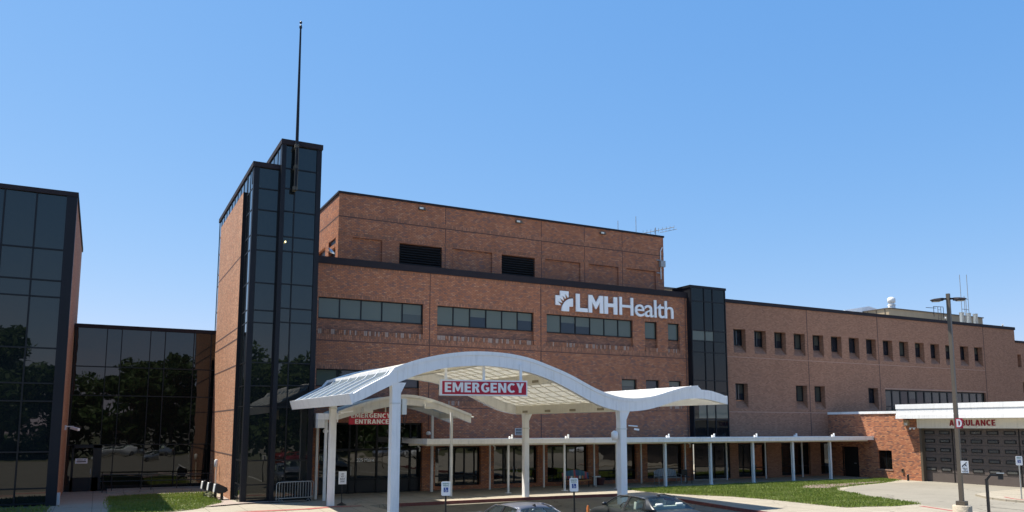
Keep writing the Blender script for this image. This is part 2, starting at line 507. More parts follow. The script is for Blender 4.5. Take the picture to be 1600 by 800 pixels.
M['green_ink'] = plain('green_sign_ink', (.02, .16, .09), .6)
M['blue_ink'] = plain('blue_sign_ink', (.01, .06, .28), .5)
M['galv'] = plain('galvanised_steel', (.36, .375, .37), .5, .5, var=.15, scale=6)
M['stainless'] = plain('grey_duct_steel', (.50, .53, .53), .35, .6, var=.15, scale=3)
M['bronze_pole'] = plain('bronze_pole_paint', (.105, .085, .062), .45, var=.12, scale=2)
M['bracket'] = plain('dull_bracket_metal', (.075, .07, .055), .7, var=.3, scale=6)
M['tan'] = plain('tan_metal_cladding', (.38, .29, .18), .7, var=.10, scale=1.)
M['concrete'] = concrete_mat('pavement_concrete', (.31, .275, .215), 1.52)
M['drive'] = concrete_mat('drive_concrete', (.235, .215, .175), 4.6, .62, .14, stain=.3)
M['road'] = concrete_mat('road_concrete', (.165, .15, .118), 5.2, .7, .17, stain=.4)
M['base_concrete'] = plain('rough_base_concrete', (.42, .36, .27), .95, var=.4, scale=9, bump=.6, bscale=25)
M['soil'] = plain('lawn_soil', (.085, .085, .035), .95, var=.5, scale=2.2)
M['mulch'] = plain('brown_mulch', (.17, .125, .10), .95, var=.5, scale=14, bump=.8, bscale=30)
M['gravel'] = plain('pinkish_gravel', (.30, .24, .20), .95, var=.55, scale=22, bump=.9, bscale=30)
M['dark_kerb'] = plain('dark_maroon_kerb', (.15, .05, .045), .85, var=.3, scale=4)
M['line'] = plain('worn_line_paint', (.58, .56, .50), .8, var=.3, scale=6)
M['garage_door'] = plain('brown_garage_door', (.105, .085, .076), .5, var=.08, scale=2)
M['garage_glass'] = glass_mat('garage_door_glass', (.10, .10, .095), 1.6, .004)
M['roof_grey'] = plain('flat_roof_membrane', (.35, .35, .34), .9, var=.2)
M['leaf1'] = leaf_mat('leaf_green', (.055, .105, .022), (.11, .16, .045))
M['leaf2'] = leaf_mat('leaf_deep_green', (.035, .075, .018), (.075, .12, .032))
M['leaf_pale'] = leaf_mat('leaf_grey_green', (.16, .19, .10), (.26, .27, .16))
M['bark'] = plain('bark', (.09, .065, .045), .95, var=.35, scale=6)
M['grass_a'] = leaf_mat('grass_blade', (.11, .18, .014), (.19, .245, .035), .3)
M['grass_b'] = leaf_mat('grass_blade_dry', (.25, .26, .08), (.15, .20, .035), .3)
M['orange'] = plain('orange_plastic', (.60, .17, .03), .5)
M['bench_steel'] = plain('grey_bench_steel', (.20, .20, .19), .4, .4)
M['tyre'] = plain('tyre_rubber', (.015, .015, .015), .85)
M['rim'] = plain('alloy_rim', (.45, .45, .46), .3, .9)
M['seat'] = plain('light_grey_seat', (.60, .61, .56), .85, var=.12, scale=6)
M['chrome'] = plain('chrome_trim', (.65, .66, .68), .15, 1.)
M['tail'] = plain('tail_lamp_red', (.30, .01, .01), .15, coat=1.)
M['head'] = plain('head_lamp', (.55, .57, .60), .1, coat=1.)
M['glow_off'] = plain('lamp_lens', (.75, .73, .65), .25)


def car_paint(name, col, rough=.28, metal=.55, coat=1.):
    return plain(name, col, rough, metal, coat=coat, spec=.4)


def car_glass():
    m, nt, b = new_mat('car_window_glass')
    L = nt.links.new
    b.inputs['Base Color'].default_value = (.02, .025, .022, 1); b.inputs['Roughness'].default_value = .02
    b.inputs['IOR'].default_value = 1.6
    tr = N(nt, 'ShaderNodeBsdfTransparent'); tr.inputs['Color'].default_value = (.80, .87, .82, 1)
    gl = N(nt, 'ShaderNodeBsdfGlossy'); gl.inputs['Roughness'].default_value = .02
    lw = N(nt, 'ShaderNodeLayerWeight'); lw.inputs['Blend'].default_value = .5
    pw = N(nt, 'ShaderNodeMath', operation='POWER'); pw.inputs[1].default_value = 4.; L(lw.outputs['Facing'], pw.inputs[0])
    fr = N(nt, 'ShaderNodeMapRange'); fr.inputs['To Min'].default_value = .045; fr.inputs['To Max'].default_value = .55; L(pw.outputs[0], fr.inputs['Value'])
    mx = N(nt, 'ShaderNodeMixShader')
    L(fr.outputs[0], mx.inputs['Fac']); L(tr.outputs[0], mx.inputs[1]); L(gl.outputs[0], mx.inputs[2])
    L(mx.outputs[0], nt.nodes['Material Output'].inputs['Surface'])
    return m


M['car_glass'] = car_glass()


def lit_mat(name, col, strength):
    m, nt, b = new_mat(name)
    b.inputs['Emission Color'].default_value = (*col, 1); b.inputs['Emission Strength'].default_value = strength
    return m


# ------------------------------------------------------------------ main numbers (metres)
FY = 43.6          # plane of the brick facade
PARAPET = 13.15
ROAD = -.15

# ------------------------------------------------------------------ ground
def sheet(name, pts, z, mat, label=None):
    b = MB(); b.poly([(x, y, z) for x, y in pts])
    o = b.build(name, mat); tag(o, label, None, None, 'structure')
    return o


b = MB(); R_ = 4000
for i in range(-1, 1):
    for k in range(-1, 1):
        b.poly([(i * R_, k * R_, ROAD), ((i + 1) * R_, k * R_, ROAD), ((i + 1) * R_, (k + 1) * R_, ROAD), (i * R_, (k + 1) * R_, ROAD)])
tag(b.build('road', M['road']), kind='structure')

def arc(cx, cy, r, a0, a1, n=8):
    return [(cx + r * math.cos(math.radians(a0 + (a1 - a0) * i / n)), cy + r * math.sin(math.radians(a0 + (a1 - a0) * i / n))) for i in range(n + 1)]


kerb_left = [(-60, 35.9), (2, 35.9), (6.2, 36.3), (8.6, 36.4), (9.9, 36.75), (11.0, 36.55)]
kerb_mid = [(11.6, 36.9), (12.8, 37.05), (18, 37.1), (22, 37.1), (24.8, 37.0)]
kerb_right = arc(24.9, 34.8, 2.15, 85, 0, 8) + [(26.95, 33.), (26.6, 30.2), (26.3, 28.), (26.15, 25.), (26.1, 21.), (26.1, 12.), (26.1, -10)]
edge = kerb_left + kerb_mid + kerb_right
pave = edge + [(75, -10), (75, 62), (-60, 62)]
b = MB(); b.prism_z(pave, ROAD, 0.0)
tag(b.build('pavement', M['concrete']), kind='structure')

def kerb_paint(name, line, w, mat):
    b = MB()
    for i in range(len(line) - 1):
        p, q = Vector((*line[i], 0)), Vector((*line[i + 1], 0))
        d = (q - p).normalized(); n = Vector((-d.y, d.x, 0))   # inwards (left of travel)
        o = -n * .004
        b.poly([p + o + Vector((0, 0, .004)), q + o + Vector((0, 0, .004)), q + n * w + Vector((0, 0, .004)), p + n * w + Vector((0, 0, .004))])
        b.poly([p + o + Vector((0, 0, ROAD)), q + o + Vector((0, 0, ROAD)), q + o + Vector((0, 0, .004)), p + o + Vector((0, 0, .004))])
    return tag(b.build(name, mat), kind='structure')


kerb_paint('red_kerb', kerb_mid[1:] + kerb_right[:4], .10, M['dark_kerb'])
kerb_paint('maroon_kerb', kerb_right[3:15], .10, M['dark_kerb'])  # right-hand kerb edge, coloured dark maroon on its top strip and face
# flush ramp with its red edge band at the left
b = MB()
ramp_top = [(-8, 36.0), (2, 36.0), (6.2, 36.5), (8.6, 36.55), (9.9, 36.95), (11.2, 36.75)]
for i in range(len(ramp_top) - 1):
    (x0, y0), (x1, y1) = ramp_top[i], ramp_top[i + 1]
    b.poly([(x0, y0 - .30, .004), (x1, y1 - .22 + .1 * (i == 4), .004), (x1, y1 + .14, .004), (x0, y0 + .2, .004)])
tag(b.build('red_ramp_band', M['red_paint']), kind='structure')
b = MB()
low = [(-60, 33.2), (2, 33.2), (8, 33.0), (11.2, 33.6), (12.2, 35.2)]
top_ = [(-60, 35.9), (2, 35.9), (6.2, 36.3), (9.9, 36.75), (11.6, 36.85)]
for i in range(4):
    b.poly([(*low[i], ROAD + .005), (*low[i + 1], ROAD + .005), (*top_[i + 1], -.001), (*top_[i], -.001)])
tag(b.build('concrete_ramp', M['concrete']), kind='structure')

drive = [(40.6, 33.8), (42.0, 34.6), (43.4, 34.95), (46.6, 35.6), (50.9, 35.7), (50.9, 12), (36.5, 12), (34.6, 20), (34.9, 24.2), (35.6, 25.6), (36.0, 27.0), (36.5, 28.4), (37.0, 29.8), (38.0, 31.7), (39.2, 33.0)]
sheet('ambulance_drive', drive, .004, M['drive'])
isl = [(42.4, 27.0), (41.2, 25.6), (40.7, 24.4), (40.6, 23.2), (42.0, 21.5), (49.0, 21.5), (49.5, 27.6), (48.2, 28.0), (45., 27.7)]
b = MB(); b.prism_z(isl, .0, .10)
tag(b.build('drive_island', M['concrete']), kind='structure')
b = MB()
for (x0, y0), (x1, y1) in zip([(41.9, 25.2), (41.2, 24.3), (41.0, 23.4)], [(41.2, 24.3), (41.0, 23.4), (41.2, 22.4)]):
    b.poly([(x0, y0, .104), (x1, y1, .104), (x1 + .2, y1, .104), (x0 + .2, y0, .104)])
tag(b.build('red_island_line', M['red_paint']), kind='structure')
b = MB(); b.poly([(34.55, 24.8, .005), (33.7, 22.3, .005), (33.9, 22.2, .005), (34.8, 24.7, .005)])
tag(b.build('red_pavement_line', M['red_paint']), kind='structure')
b = MB()
for y in (33.2, 31.0):
    b.poly([(12.0, y, ROAD + .004), (15.6, y, ROAD + .004), (15.6, y + .12, ROAD + .004), (12.0, y + .12, ROAD + .004)])
for x in (7.6, 10.3, 12.95, 15.65, 18.35, 21.0, 23.7):
    b.poly([(x, 18.6, ROAD + .004), (x + .1, 18.6, ROAD + .004), (x + .1, 24.2, ROAD + .004), (x, 24.2, ROAD + .004)])
tag(b.build('parking_lines', M['line']), kind='structure')

sheet('verge', [(-90, -70), (120, -70), (120, -14.5), (-90, -14.5)], ROAD + .01, M['soil'])
lawn_r = [(28.2, 39.2), (28.0, 37.4), (28.3, 36.0), (28.9, 34.5), (30.2, 32.8), (30.75, 30.6), (30.8, 28.6), (30.8, 26.6), (30.95, 25.8), (31.9, 25.75), (33.5, 25.25), (35.5, 25.45), (35.7, 25.95), (36.0, 27.1), (36.4, 28.3), (36.95, 29.7), (37.9, 31.5), (38.9, 33.2), (40.2, 34.3), (43.3, 35.2), (46.5, 35.9), (50.3, 37.4), (50.3, 38.9), (47, 39.1), (38, 39.3)]
lawn_l = [(.75, 47.4), (5.6, 47.9), (5.5, 42.3), (5.6, 41.0), (4.1, 38.6), (3.2, 37.9), (.7, 37.6)]
lawn_c = [(-20, 38.2), (-1.75, 38.2), (-1.75, 43.0), (-20, 43.0)]
for nm, pts, h in (('lawn', lawn_r, .018), ('lawn', lawn_l, .018), ('lawn', lawn_c, .018)):
    b = MB(); b.prism_z(pts, 0, h); tag(b.build(nm, M['soil']), kind='structure')
MULCH_ = 0
sheet('mulch_bed', [(38.2, 35.4), (38.9, 33.6), (40.2, 34.45), (43.3, 35.4), (46.5, 36.1), (48.5, 36.9), (45.5, 36.7), (42, 36.6), (40, 36.6)], .03, M['mulch'])
sheet('gravel_bed', [(5.65, 44.6), (6.1, 44.6), (6.1, 40.7), (9.4, 40.45), (9.4, 39.95), (6.4, 40.0), (5.5, 39.6), (4.6, 39.3), (5.62, 41.0)], .05, M['gravel'])


def inside(poly, x, y):
    c = False; n = len(poly)
    for i in range(n):
        x0, y0 = poly[i]; x1, y1 = poly[i - 1]
        if (y0 > y) != (y1 > y) and x < (x1 - x0) * (y - y0) / (y1 - y0) + x0:
            c = not c
    return c


MULCH = [(38.2, 35.4), (38.9, 33.6), (40.2, 34.45), (43.3, 35.4), (46.5, 36.1), (48.5, 36.9), (45.5, 36.7), (42, 36.6), (40, 36.6)]


def grass(name, poly, n, zb, hmin, hmax):
    xs = [p[0] for p in poly]; ys = [p[1] for p in poly]
    V, F, mi = [], [], []
    k = 0
    while k < n:
        x, y = random.uniform(min(xs), max(xs)), random.uniform(min(ys), max(ys))
        if not inside(poly, x, y) or (inside(MULCH, x, y) and random.random() < .93):
            continue
        if math.sin(x * 2.3 + 3 * math.sin(y * 1.1)) * math.sin(y * 1.9 + 2 * math.sin(x * .7)) > .72 and random.random() < .6:
            continue
        x += random.gauss(0, .13); y += random.gauss(0, .13)
        dry = math.sin(x * 1.3 + 2 * math.sin(y * .9)) + math.sin(y * 2.1 + x * .5)
        h = random.uniform(hmin, hmax) * (1.1 if dry > -.4 else .75)
        a = random.uniform(0, math.pi); w = random.uniform(.012, .03)
        dx, dy = math.cos(a) * w, math.sin(a) * w
        lx, ly = random.gauss(0, .035), random.gauss(0, .035)
        i = len(V)
        V += [(x - dx, y - dy, zb), (x + dx, y + dy, zb), (x + lx, y + ly, zb + h)]
        F.append((i, i + 1, i + 2)); mi.append(1 if (random.random() < .22 + .16 * (dry < -.3)) else 0)
        k += 1
    me = bpy.data.meshes.new(name); me.from_pydata(V, [], F)
    me.materials.append(M['grass_a']); me.materials.append(M['grass_b'])
    me.polygons.foreach_set('material_index', mi); me.update()
    o = bpy.data.objects.new(name, me); COL.objects.link(o)
    return tag(o, kind='stuff')


grass('grass', lawn_r, 64000, .014, .05, .12)
grass('grass', lawn_l, 14000, .014, .05, .12)
grass('grass', lawn_c, 8000, .014, .05, .12)

# ------------------------------------------------------------------ glass pavilion on the far left
def frame_grid(mb, axis, c, us, zs, w, d, u0, u1, z0, z1, sgn=-1):
    """mullions standing proud of a glass plane at axis==c"""
    a, e = (c, c + d * sgn)
    for u in us:
        if axis == 'y': mb.box(u - w / 2, u + w / 2, a, e, z0, z1)
        else: mb.box(a, e, u - w / 2, u + w / 2, z0, z1)
    for z in zs:
        if axis == 'y': mb.box(u0, u1, a, c + d * sgn * .8, z - w / 2, z + w / 2)
        else: mb.box(a, c + d * sgn * .8, u0, u1, z - w / 2, z + w / 2)


def panes(mb, y, us, zs, tilt=.0035):
    """single panes between the mullions, each set a hair out of true"""
    us, zs = sorted(us), sorted(zs)
    for i in range(len(us) - 1):
        for k in range(len(zs) - 1):
            a, c, lo, hi = us[i], us[i + 1], zs[k], zs[k + 1]
            p, q = random.gauss(0, tilt), random.gauss(0, tilt)
            uc, zc = (a + c) / 2, (lo + hi) / 2
            mb.poly([(u, y + p * (u - uc) + q * (z - zc), z) for u, z in ((a, lo), (c, lo), (c, hi), (a, hi))])


lb = thing('office_building', 'dark glass office block with a brick flank, cut off by the left edge', 'building', (-1.5, 43.3, 0))
b = MB(); panes(b, 43.3, [-22, -11.1, -9.8, -8.5, -7.2, -5.85, -4.5, -3.2, -1.95], [0, .82, 2.5, 4.86, 5.7, 7.37, 9.83, 10.63, 12.15, 14.85])
cw = b.build('curtain_wall', M['glass'], lb)
b = MB(); frame_grid(b, 'y', 43.3, [-3.2, -4.5, -5.85, -7.2, -8.5, -9.8, -11.1], [12.15, 10.63, 9.83, 7.37, 5.7, 4.86, 2.5, .82, .12], .07, .06, -22, -1.95, 0, 14.85)
b.build('mullion_grid', M['mullion'], cw)
b = MB(); b.box(-1.95, -1.5, 43.2, 43.55, 0, 14.85)
b.build('corner_trim', M['pilaster'], lb)
b = MB(); b.box(-22, -1.46, 43.16, 57.2, 14.85, 15.07)
b.build('coping', M['coping'], lb)
b = MB()
b.poly([(-1.52, 43.55, -.15), (-1.52, 57.0, -.15), (-1.52, 57.0, 14.85), (-1.52, 43.55, 14.85)])
b.poly([(-22, 57, -.15), (-22, 57, 14.85), (-1.52, 57, 14.85), (-1.52, 57, -.15)])
b.build('brick_wall', M['brick_tower'], lb)
b = MB(); b.box(-1.5, -1.38, 43.6, 44.1, 0, .55); b.build('downspout_boot', M['white_dirty'], lb)

cam_ = thing('security_camera', 'small white camera on bracket on the brick flank of the left glass block', 'camera', (-1.5, 47.5, 3.5))
b = MB(); b.box(-1.5, -1.42, 47.42, 47.58, 3.5, 3.75); b.bar((-1.45, 47.5, 3.68), (-1.1, 47.5, 3.68), .05); b.build('bracket', M['white_dirty'], cam_)
b = MB(); b.bar((-1.2, 47.62, 3.62), (-.85, 47.2, 3.52), .14, .13); b.build('camera_body', M['white'], cam_)

# ------------------------------------------------------------------ low glass link
lk = thing('glass_link', 'low black glass link between the left block and brick tower', 'building', (2.4, 52, 0))
b = MB(); panes(b, 52, [-1.5, .22, 1.0, 2.55, 3.37, 5.0, 6.35], [0, 2.62, 5.47, 7.15, 9.4])
g_ = b.build('curtain_wall', M['glass_link'], lk)
b = MB(); frame_grid(b, 'y', 52, [-1.4, .22, 1.0, 2.55, 3.37, 5.0, 6.0], [], .05, .05, -1.5, 6.35, 2.6, 9.4)
frame_grid(b, 'y', 52, [], [7.15, 5.47, 2.62, .08], .06, .05, -1.5, 6.35, 0, 9.4)
frame_grid(b, 'y', 52, [.9, 2.5, 4.2, 5.2], [], .05, .05, -1.5, 6.35, 0, 2.62)
b.build('mullion_grid', M['mullion'], g_)
b = MB(); b.box(-1.5, 6.35, 51.9, 56, 9.4, 9.62); b.build('coping', M['coping'], lk)
b = MB(); b.box(-1.5, 6.35, 52.05, 56, 9.2, 9.4); b.build('roof', M['roof_grey'], lk)
dr = MB()
for x0, x1 in ((-1.2, -1.08), (-.12, .2), (.2, .32)):
    dr.box(x0, x1, 51.88, 51.94, 0.02, 2.6)
dr.box(-1.2, .3, 51.88, 51.94, 2.45, 2.6); dr.box(-1.2, .2, 51.88, 51.94, .02, .78)
d_ = dr.build('door', M['panel_low'], lk)
b = MB(); b.bar((-.2, 51.8, .95), (-.2, 51.8, 1.3), .03); b.build('handle', M['galv'], d_)

nt_ = thing('notice', 'small white notice plate with two text lines on the dark link door', 'sign', (-.68, 51.86, 1.73))
b = MB(); b.box(-1.0, -.38, 51.85, 51.87, 1.58, 1.86); b.build('plate', M['sign_white'], nt_)
b = MB(); b.box(-.92, -.62, 51.843, 51.849, 1.76, 1.80); b.box(-.58, -.46, 51.843, 51.849, 1.76, 1.80); b.box(-.93, -.45, 51.843, 51.849, 1.65, 1.71)
b.build('print', M['ink'], nt_)

rl = thing('handrail', 'black ramp handrail in front of the low glass link', 'railing', (3.2, 50.5, 0))
b = MB()
for x in (.45, 2.4, 4.3, 6.0):
    b = MB(); b.tube([(x, 50.5, 0), (x, 50.5, .98)], .028, 6); b.build('post', M['black'], rl)
for z in (.98, .62):
    b = MB(); b.tube([(.3, 50.5, z), (6.1, 50.5, z - .05)], .026, 6); b.build('rail', M['black'], rl)
for x in (.9, 2.9):
    b = MB(); b.tube([(x, 49.9, 0), (x, 49.9, .9), (x + 2.6, 49.9, .88)], .024, 6); b.build('rail', M['black'], rl)
b = MB(); b.prism_z([(.7, 49.6), (6.2, 49.6), (6.2, 51.8), (.7, 51.8)], 0, .12); tag(b.build('ramp', M['concrete']), kind='structure')

# ------------------------------------------------------------------ stair tower of glass and brick
tw = thing('stair_tower', 'stepped dark glass stair tower with orange brick flank and flagpole', 'tower', (8, 42, 0))
TX0, TX1, TX2 = 6.35, 7.65, 9.72
b = MB()
rows_l = [15.8, 14.68, 13.35, 12.58, 10.9, 9.5, 8.87, 6.86, 5.7, 4.68, 2.02, .85, .2]
panes(b, 40.75, [TX0 + .22, TX1], [0, 16.9] + rows_l)
g_ = b.build('front_glazing', M['glass'], tw)
b = MB(); frame_grid(b, 'y', 40.75, [TX0 + .25, TX1 - .03], rows_l, .06, .05, TX0 + .22, TX1, 0, 16.9)
b.build('mullion_grid', M['mullion'], g_)
b = MB()
rows_u = [16.97, 15.9, 14.7, 13.36, 12.6, 10.9, 9.65, 8.93, 6.87, 5.74, 4.65, 2.02, .85, .2]
panes(b, 40.5, [TX1 + .22, 8.38, TX2 - .25], [0, 18.22] + rows_u)
g_ = b.build('front_glazing', M['glass'], tw)
b = MB(); frame_grid(b, 'y', 40.5, [8.38], rows_u, .06, .05, TX1 + .22, TX2 - .25, 0, 18.22)
b.build('mullion_grid', M['mullion'], g_)
b = MB(); b.box(TX0, TX0 + .22, 40.68, 41.0, 0, 16.9); b.build('pilaster', M['pilaster'], tw)
b = MB(); b.box(TX1, TX1 + .22, 40.38, 40.8, 0, 18.22); b.build('pilaster', M['pilaster'], tw)
b = MB(); b.box(TX2 - .25, TX2, 40.42, 43.6, 0, 18.22); b.build('pilaster', M['pilaster'], tw)
b = MB(); b.box(TX0 - .06, TX1, 40.62, 53.6, 16.9, 17.15); b.build('coping', M['coping'], tw)
b = MB(); b.box(TX1 - .04, TX2 + .04, 40.34, 48, 18.22, 18.48); b.build('coping', M['coping'], tw)
# left flank: glass all over, brick panel standing proud
b = MB(); b.poly([(TX0, 53.5, 0), (TX0, 41.0, 0), (TX0, 41.0, 16.9), (TX0, 53.5, 16.9)])
b.poly([(TX1 + .02, 48, 16.9), (TX1 + .02, 40.8, 16.9), (TX1 + .02, 40.8, 18.22), (TX1 + .02, 48, 18.22)])
b.poly([(TX2, 48, 13), (TX2, 48, 18.22), (TX2, 43.6, 18.22), (TX2, 43.6, 13)])
b.poly([(TX1, 48, 16.9), (TX2, 48, 16.9), (TX2, 48, 18.22), (TX1, 48, 18.22)])
b.poly([(TX0, 53.5, 0), (TX2, 53.5, 0), (TX2, 53.5, 16.9), (TX0, 53.5, 16.9)])
g_ = b.build('flank_glazing', M['glass'], tw)
b = MB()
frame_grid(b, 'x', TX0, [41.6, 42.45], [], .06, .02, 41, 53.5, 0, 16.9)
frame_grid(b, 'x', TX0, [41.05 + .0] + [42.6 + k * 1.09 for k in range(11)], [], .07, .02, 41, 53.5, 16.05, 16.9)
for z in rows_l:
    frame_grid(b, 'x', TX0, [], [z], .06, .02, 41, 42.6, 0, 0)
    frame_grid(b, 'x', TX0, [], [z], .06, .02, 51.3, 53.5, 0, 0)
frame_grid(b, 'x', TX0, [52.5, 53.45], [], .07, .02, 51.3, 53.5, 0, 16.05)
frame_grid(b, 'x', TX1 + .02, [41.5, 42.6, 43.7, 44.8, 45.9], [], .07, .02, 40.8, 48, 16.9, 18.22)
b.build('mullion_grid', M['mullion'], g_)
b = MB()
wall_grid(b, 'x', TX0 - .18, 42.7, 51.3, 0, 16.05, [(50.1, 50.9, 0, 2.2, .12)])
b.poly([(TX0 - .06, 50.9, 0), (TX0 - .06, 50.1, 0), (TX0 - .06, 50.1, 2.2), (TX0 - .06, 50.9, 2.2)], 1)
b.poly([(TX0 - .18, 42.7, 0), (TX0 + .02, 42.7, 0), (TX0 + .02, 42.7, 16.05), (TX0 - .18, 42.7, 16.05)], 1)
b.poly([(TX0 + .02, 51.3, 0), (TX0 - .18, 51.3, 0), (TX0 - .18, 51.3, 16.05), (TX0 + .02, 51.3, 16.05)])
b.poly([(TX0 - .18, 42.7, 16.05), (TX0 + .02, 42.7, 16.05), (TX0 + .02, 51.3, 16.05), (TX0 - .18, 51.3, 16.05)])
p_ = b.build('brick_panel', [M['brick_tower'], M['pilaster']], tw)
b = MB()
for z in (12.55, 8.78, 8.2, 6.82, 4.55, 2.24):
    b.box(TX0 - .186, TX0 - .178, 42.72, 51.28, z - .035, z + .035)
b.build('brick_joint', M['joint'], p_)

lamp_ = tag(MB(), None) if False else None
b = MB(); b.lathe((7.98, 40.36, 13.02), [(.025, 0), (.035, .03), (.025, .08)], 8)
o = b.build('wall_lamp', lit_mat('small_yellow_lamp', (1, .85, .35), 2.2)); tag(o, 'tiny glowing yellow lamp on the upper glass front of the tower', 'lamp')

fp = thing('flagpole', 'tall bare metal flagpole bracketed to the top of the tower', 'flagpole', (8.33, 40.1, 15.7))
b = MB(); b.tube([(8.33, 40.1, 15.75), (8.33, 40.1, 19), (8.31, 40.1, 24.55)], [.085, .08, .045], 10); b.build('pole', M['pilaster'], fp)
b = MB(); b.lathe((8.31, 40.1, 24.55), [(.07, 0), (.08, .06), (.06, .16), (.02, .2)], 10); b.build('truck', M['black'], fp)
b = MB(); b.lathe((8.31, 40.1, 24.79), [(.0, 0), (.05, .02), (.075, .08), (.05, .14), (.0, .16)], 10); b.build('ball', M['black'], fp)
for z, w in ((15.85, .13), (17.0, .10), (18.1, .10)):
    b = MB(); b.box(8.33 - w, 8.33 + .10, 40.02, 40.2, z - .09, z + .09); b.box(8.25, 8.41, 40.2, 40.45, z - .08, z + .08); b.build('bracket', M['bracket'], fp)
b = MB()
b.tube([(8.40, 40.02, 15.9), (8.41, 40.02, 17.0), (8.40, 40.02, 18.2)], .022, 6); b.tube([(8.25, 40.02, 15.9), (8.26, 40.02, 17.2), (8.28, 40.02, 18.2)], .018, 6)
b.build('halyard', M['bracket'], fp)

# ------------------------------------------------------------------ main brick building
mbld = thing('brick_building', 'large red-brown brick hospital block with ribbon windows and white wall letters', 'building', (24, FY, 0))
REC = .24
bays_up = [(10.55, 16.78), (17.68, 24.30), (25.25, 32.05)]
z_w0, z_w1, z_b0 = 9.72, 10.92, 8.84
singles_up = [(33.05, 34.12), (35.05, 36.08)]
z_l0, z_l1, z_lb = 5.92, 6.88, 4.95
bays_lo = [(10.55, 16.6), (17.8, 24.3)]
singles_lo = [(31.05, 32.3), (33.05, 34.2), (35.05, 36.15)]
store = [(17.67, 20.62), (21.50, 24.55), (25.27, 28.3), (29.1, 32.15), (33.05, 36.1)]
holes = [(a, c, z_b0, z_w1, REC) for a, c in bays_up] + [(a, c, z_b0, z_w1, REC) for a, c in singles_up]
holes += [(a, c, z_lb, z_l1, REC) for a, c in bays_lo] + [(a, c, z_lb, z_l1, REC) for a, c in singles_lo]
holes += [(a, c, .22, 2.52, .30) for a, c in store] + [(10.85, 16.85, 0, 3.9, .35)]
b = MB()
wall_grid(b, 'y', FY, 9.72, 37.0, -.15, PARAPET - .3, holes)
b.poly([(37.0, FY, -.15), (37.0, FY + 14, -.15), (37.0, FY + 14, PARAPET - .3), (37.0, FY, PARAPET - .3)])
b.poly([(9.72, FY + 14, -.15), (9.72, FY, -.15), (9.72, FY, PARAPET - .3), (9.72, FY + 14, PARAPET - .3)])
b.build('brick_wall', M['brick'], mbld)
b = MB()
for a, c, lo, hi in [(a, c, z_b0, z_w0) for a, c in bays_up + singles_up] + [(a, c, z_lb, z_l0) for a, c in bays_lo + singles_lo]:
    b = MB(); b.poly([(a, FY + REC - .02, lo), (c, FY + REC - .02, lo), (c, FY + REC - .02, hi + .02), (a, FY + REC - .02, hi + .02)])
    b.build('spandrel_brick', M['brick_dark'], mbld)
# dentil course under every recess and soldier course over every opening
b = MB(); k = 0
for a, c, lo in [(a, c, z_b0) for a, c in bays_up + singles_up] + [(a, c, z_lb) for a, c in bays_lo + singles_lo]:
    x = a + .03; b = MB()
    while x < c - .08:
        m_ = 0 if random.random() < .62 else 1
        b.box(x, x + .085, FY + (.0 if m_ else -.03), FY + REC, lo, lo + .27, m_)
        x += .105; k += 1
    b.build('dentil_course', [M['soldier'], M['soldier_pale']], mbld)
b = MB()
for a, c, z in [(a, c, z_w1) for a, c in bays_up + singles_up] + [(a, c, z_l1) for a, c in bays_lo + singles_lo]:
    b.box(a - .12, c + .12, FY - .008, FY + .02, z + .003, z + .24)
b.box(9.8, 36.95, FY - .01, FY + .02, 8.52, 8.82)
b.box(9.8, 36.95, FY - .01, FY + .02, 12.62, 12.85)
b.build('soldier_course', M['soldier'], mbld)
b = MB()
for x in (17.2, 24.82, 36.62):
    b.box(x - .025, x + .025, FY - .014, FY + .01, 2.6, PARAPET - .3)
for z in (8.47, 4.78):
    b.box(9.8, 36.95, FY - .012, FY + .01, z - .02, z + .02)
b.build('expansion_joint', M['joint'], mbld)
b = MB(); b.box(9.66, 37.05, FY - .10, FY + .5, PARAPET - .34, PARAPET + .06); b.build('coping', M['coping'], mbld)
b = MB(); b.box(9.72, 37.0, FY + .4, FY + 14, PARAPET - .62, PARAPET - .55); b.build('roof', M['roof_grey'], mbld)


def ribbon(parent, a, c, lo, hi, n, y, mats, wts, frame=.06, name='window', mull=None, base=None):
    fr = MB()
    fr.box(a, c, y - .05, y + .02, lo, lo + frame); fr.box(a, c, y - .05, y + .02, hi - frame, hi)
    fr.box(a, a + frame, y - .05, y + .02, lo + frame, hi - frame); fr.box(c - frame, c, y - .05, y + .02, lo + frame, hi - frame)
    for k in range(1, n):
        x = a + (c - a) * k / n
        fr.box(x - frame / 2, x + frame / 2, y - .05, y + .02, lo + frame, hi - frame)
    o = fr.build(name, M['mullion'], parent)
    p = MB()
    for k in range(n):
        x0, x1 = a + (c - a) * k / n, a + (c - a) * (k + 1) / n
        m_ = random.choices(range(len(mats)), wts)[0]
        if m_ == 1:      # blind half drawn
            zz = lo + (hi - lo) * random.uniform(.3, .7)
            p.poly([(x0, y, zz), (x1, y, zz), (x1, y, hi), (x0, y, hi)], 0)
            p.poly([(x0, y, lo), (x1, y, lo), (x1, y, zz), (x0, y, zz)], 2 if random.random() < .4 else 1)
        else:
            p.poly([(x0, y, lo), (x1, y, lo), (x1, y, hi), (x0, y, hi)], m_)
    p.build('pane', [M[q] for q in mats], o)
    return o


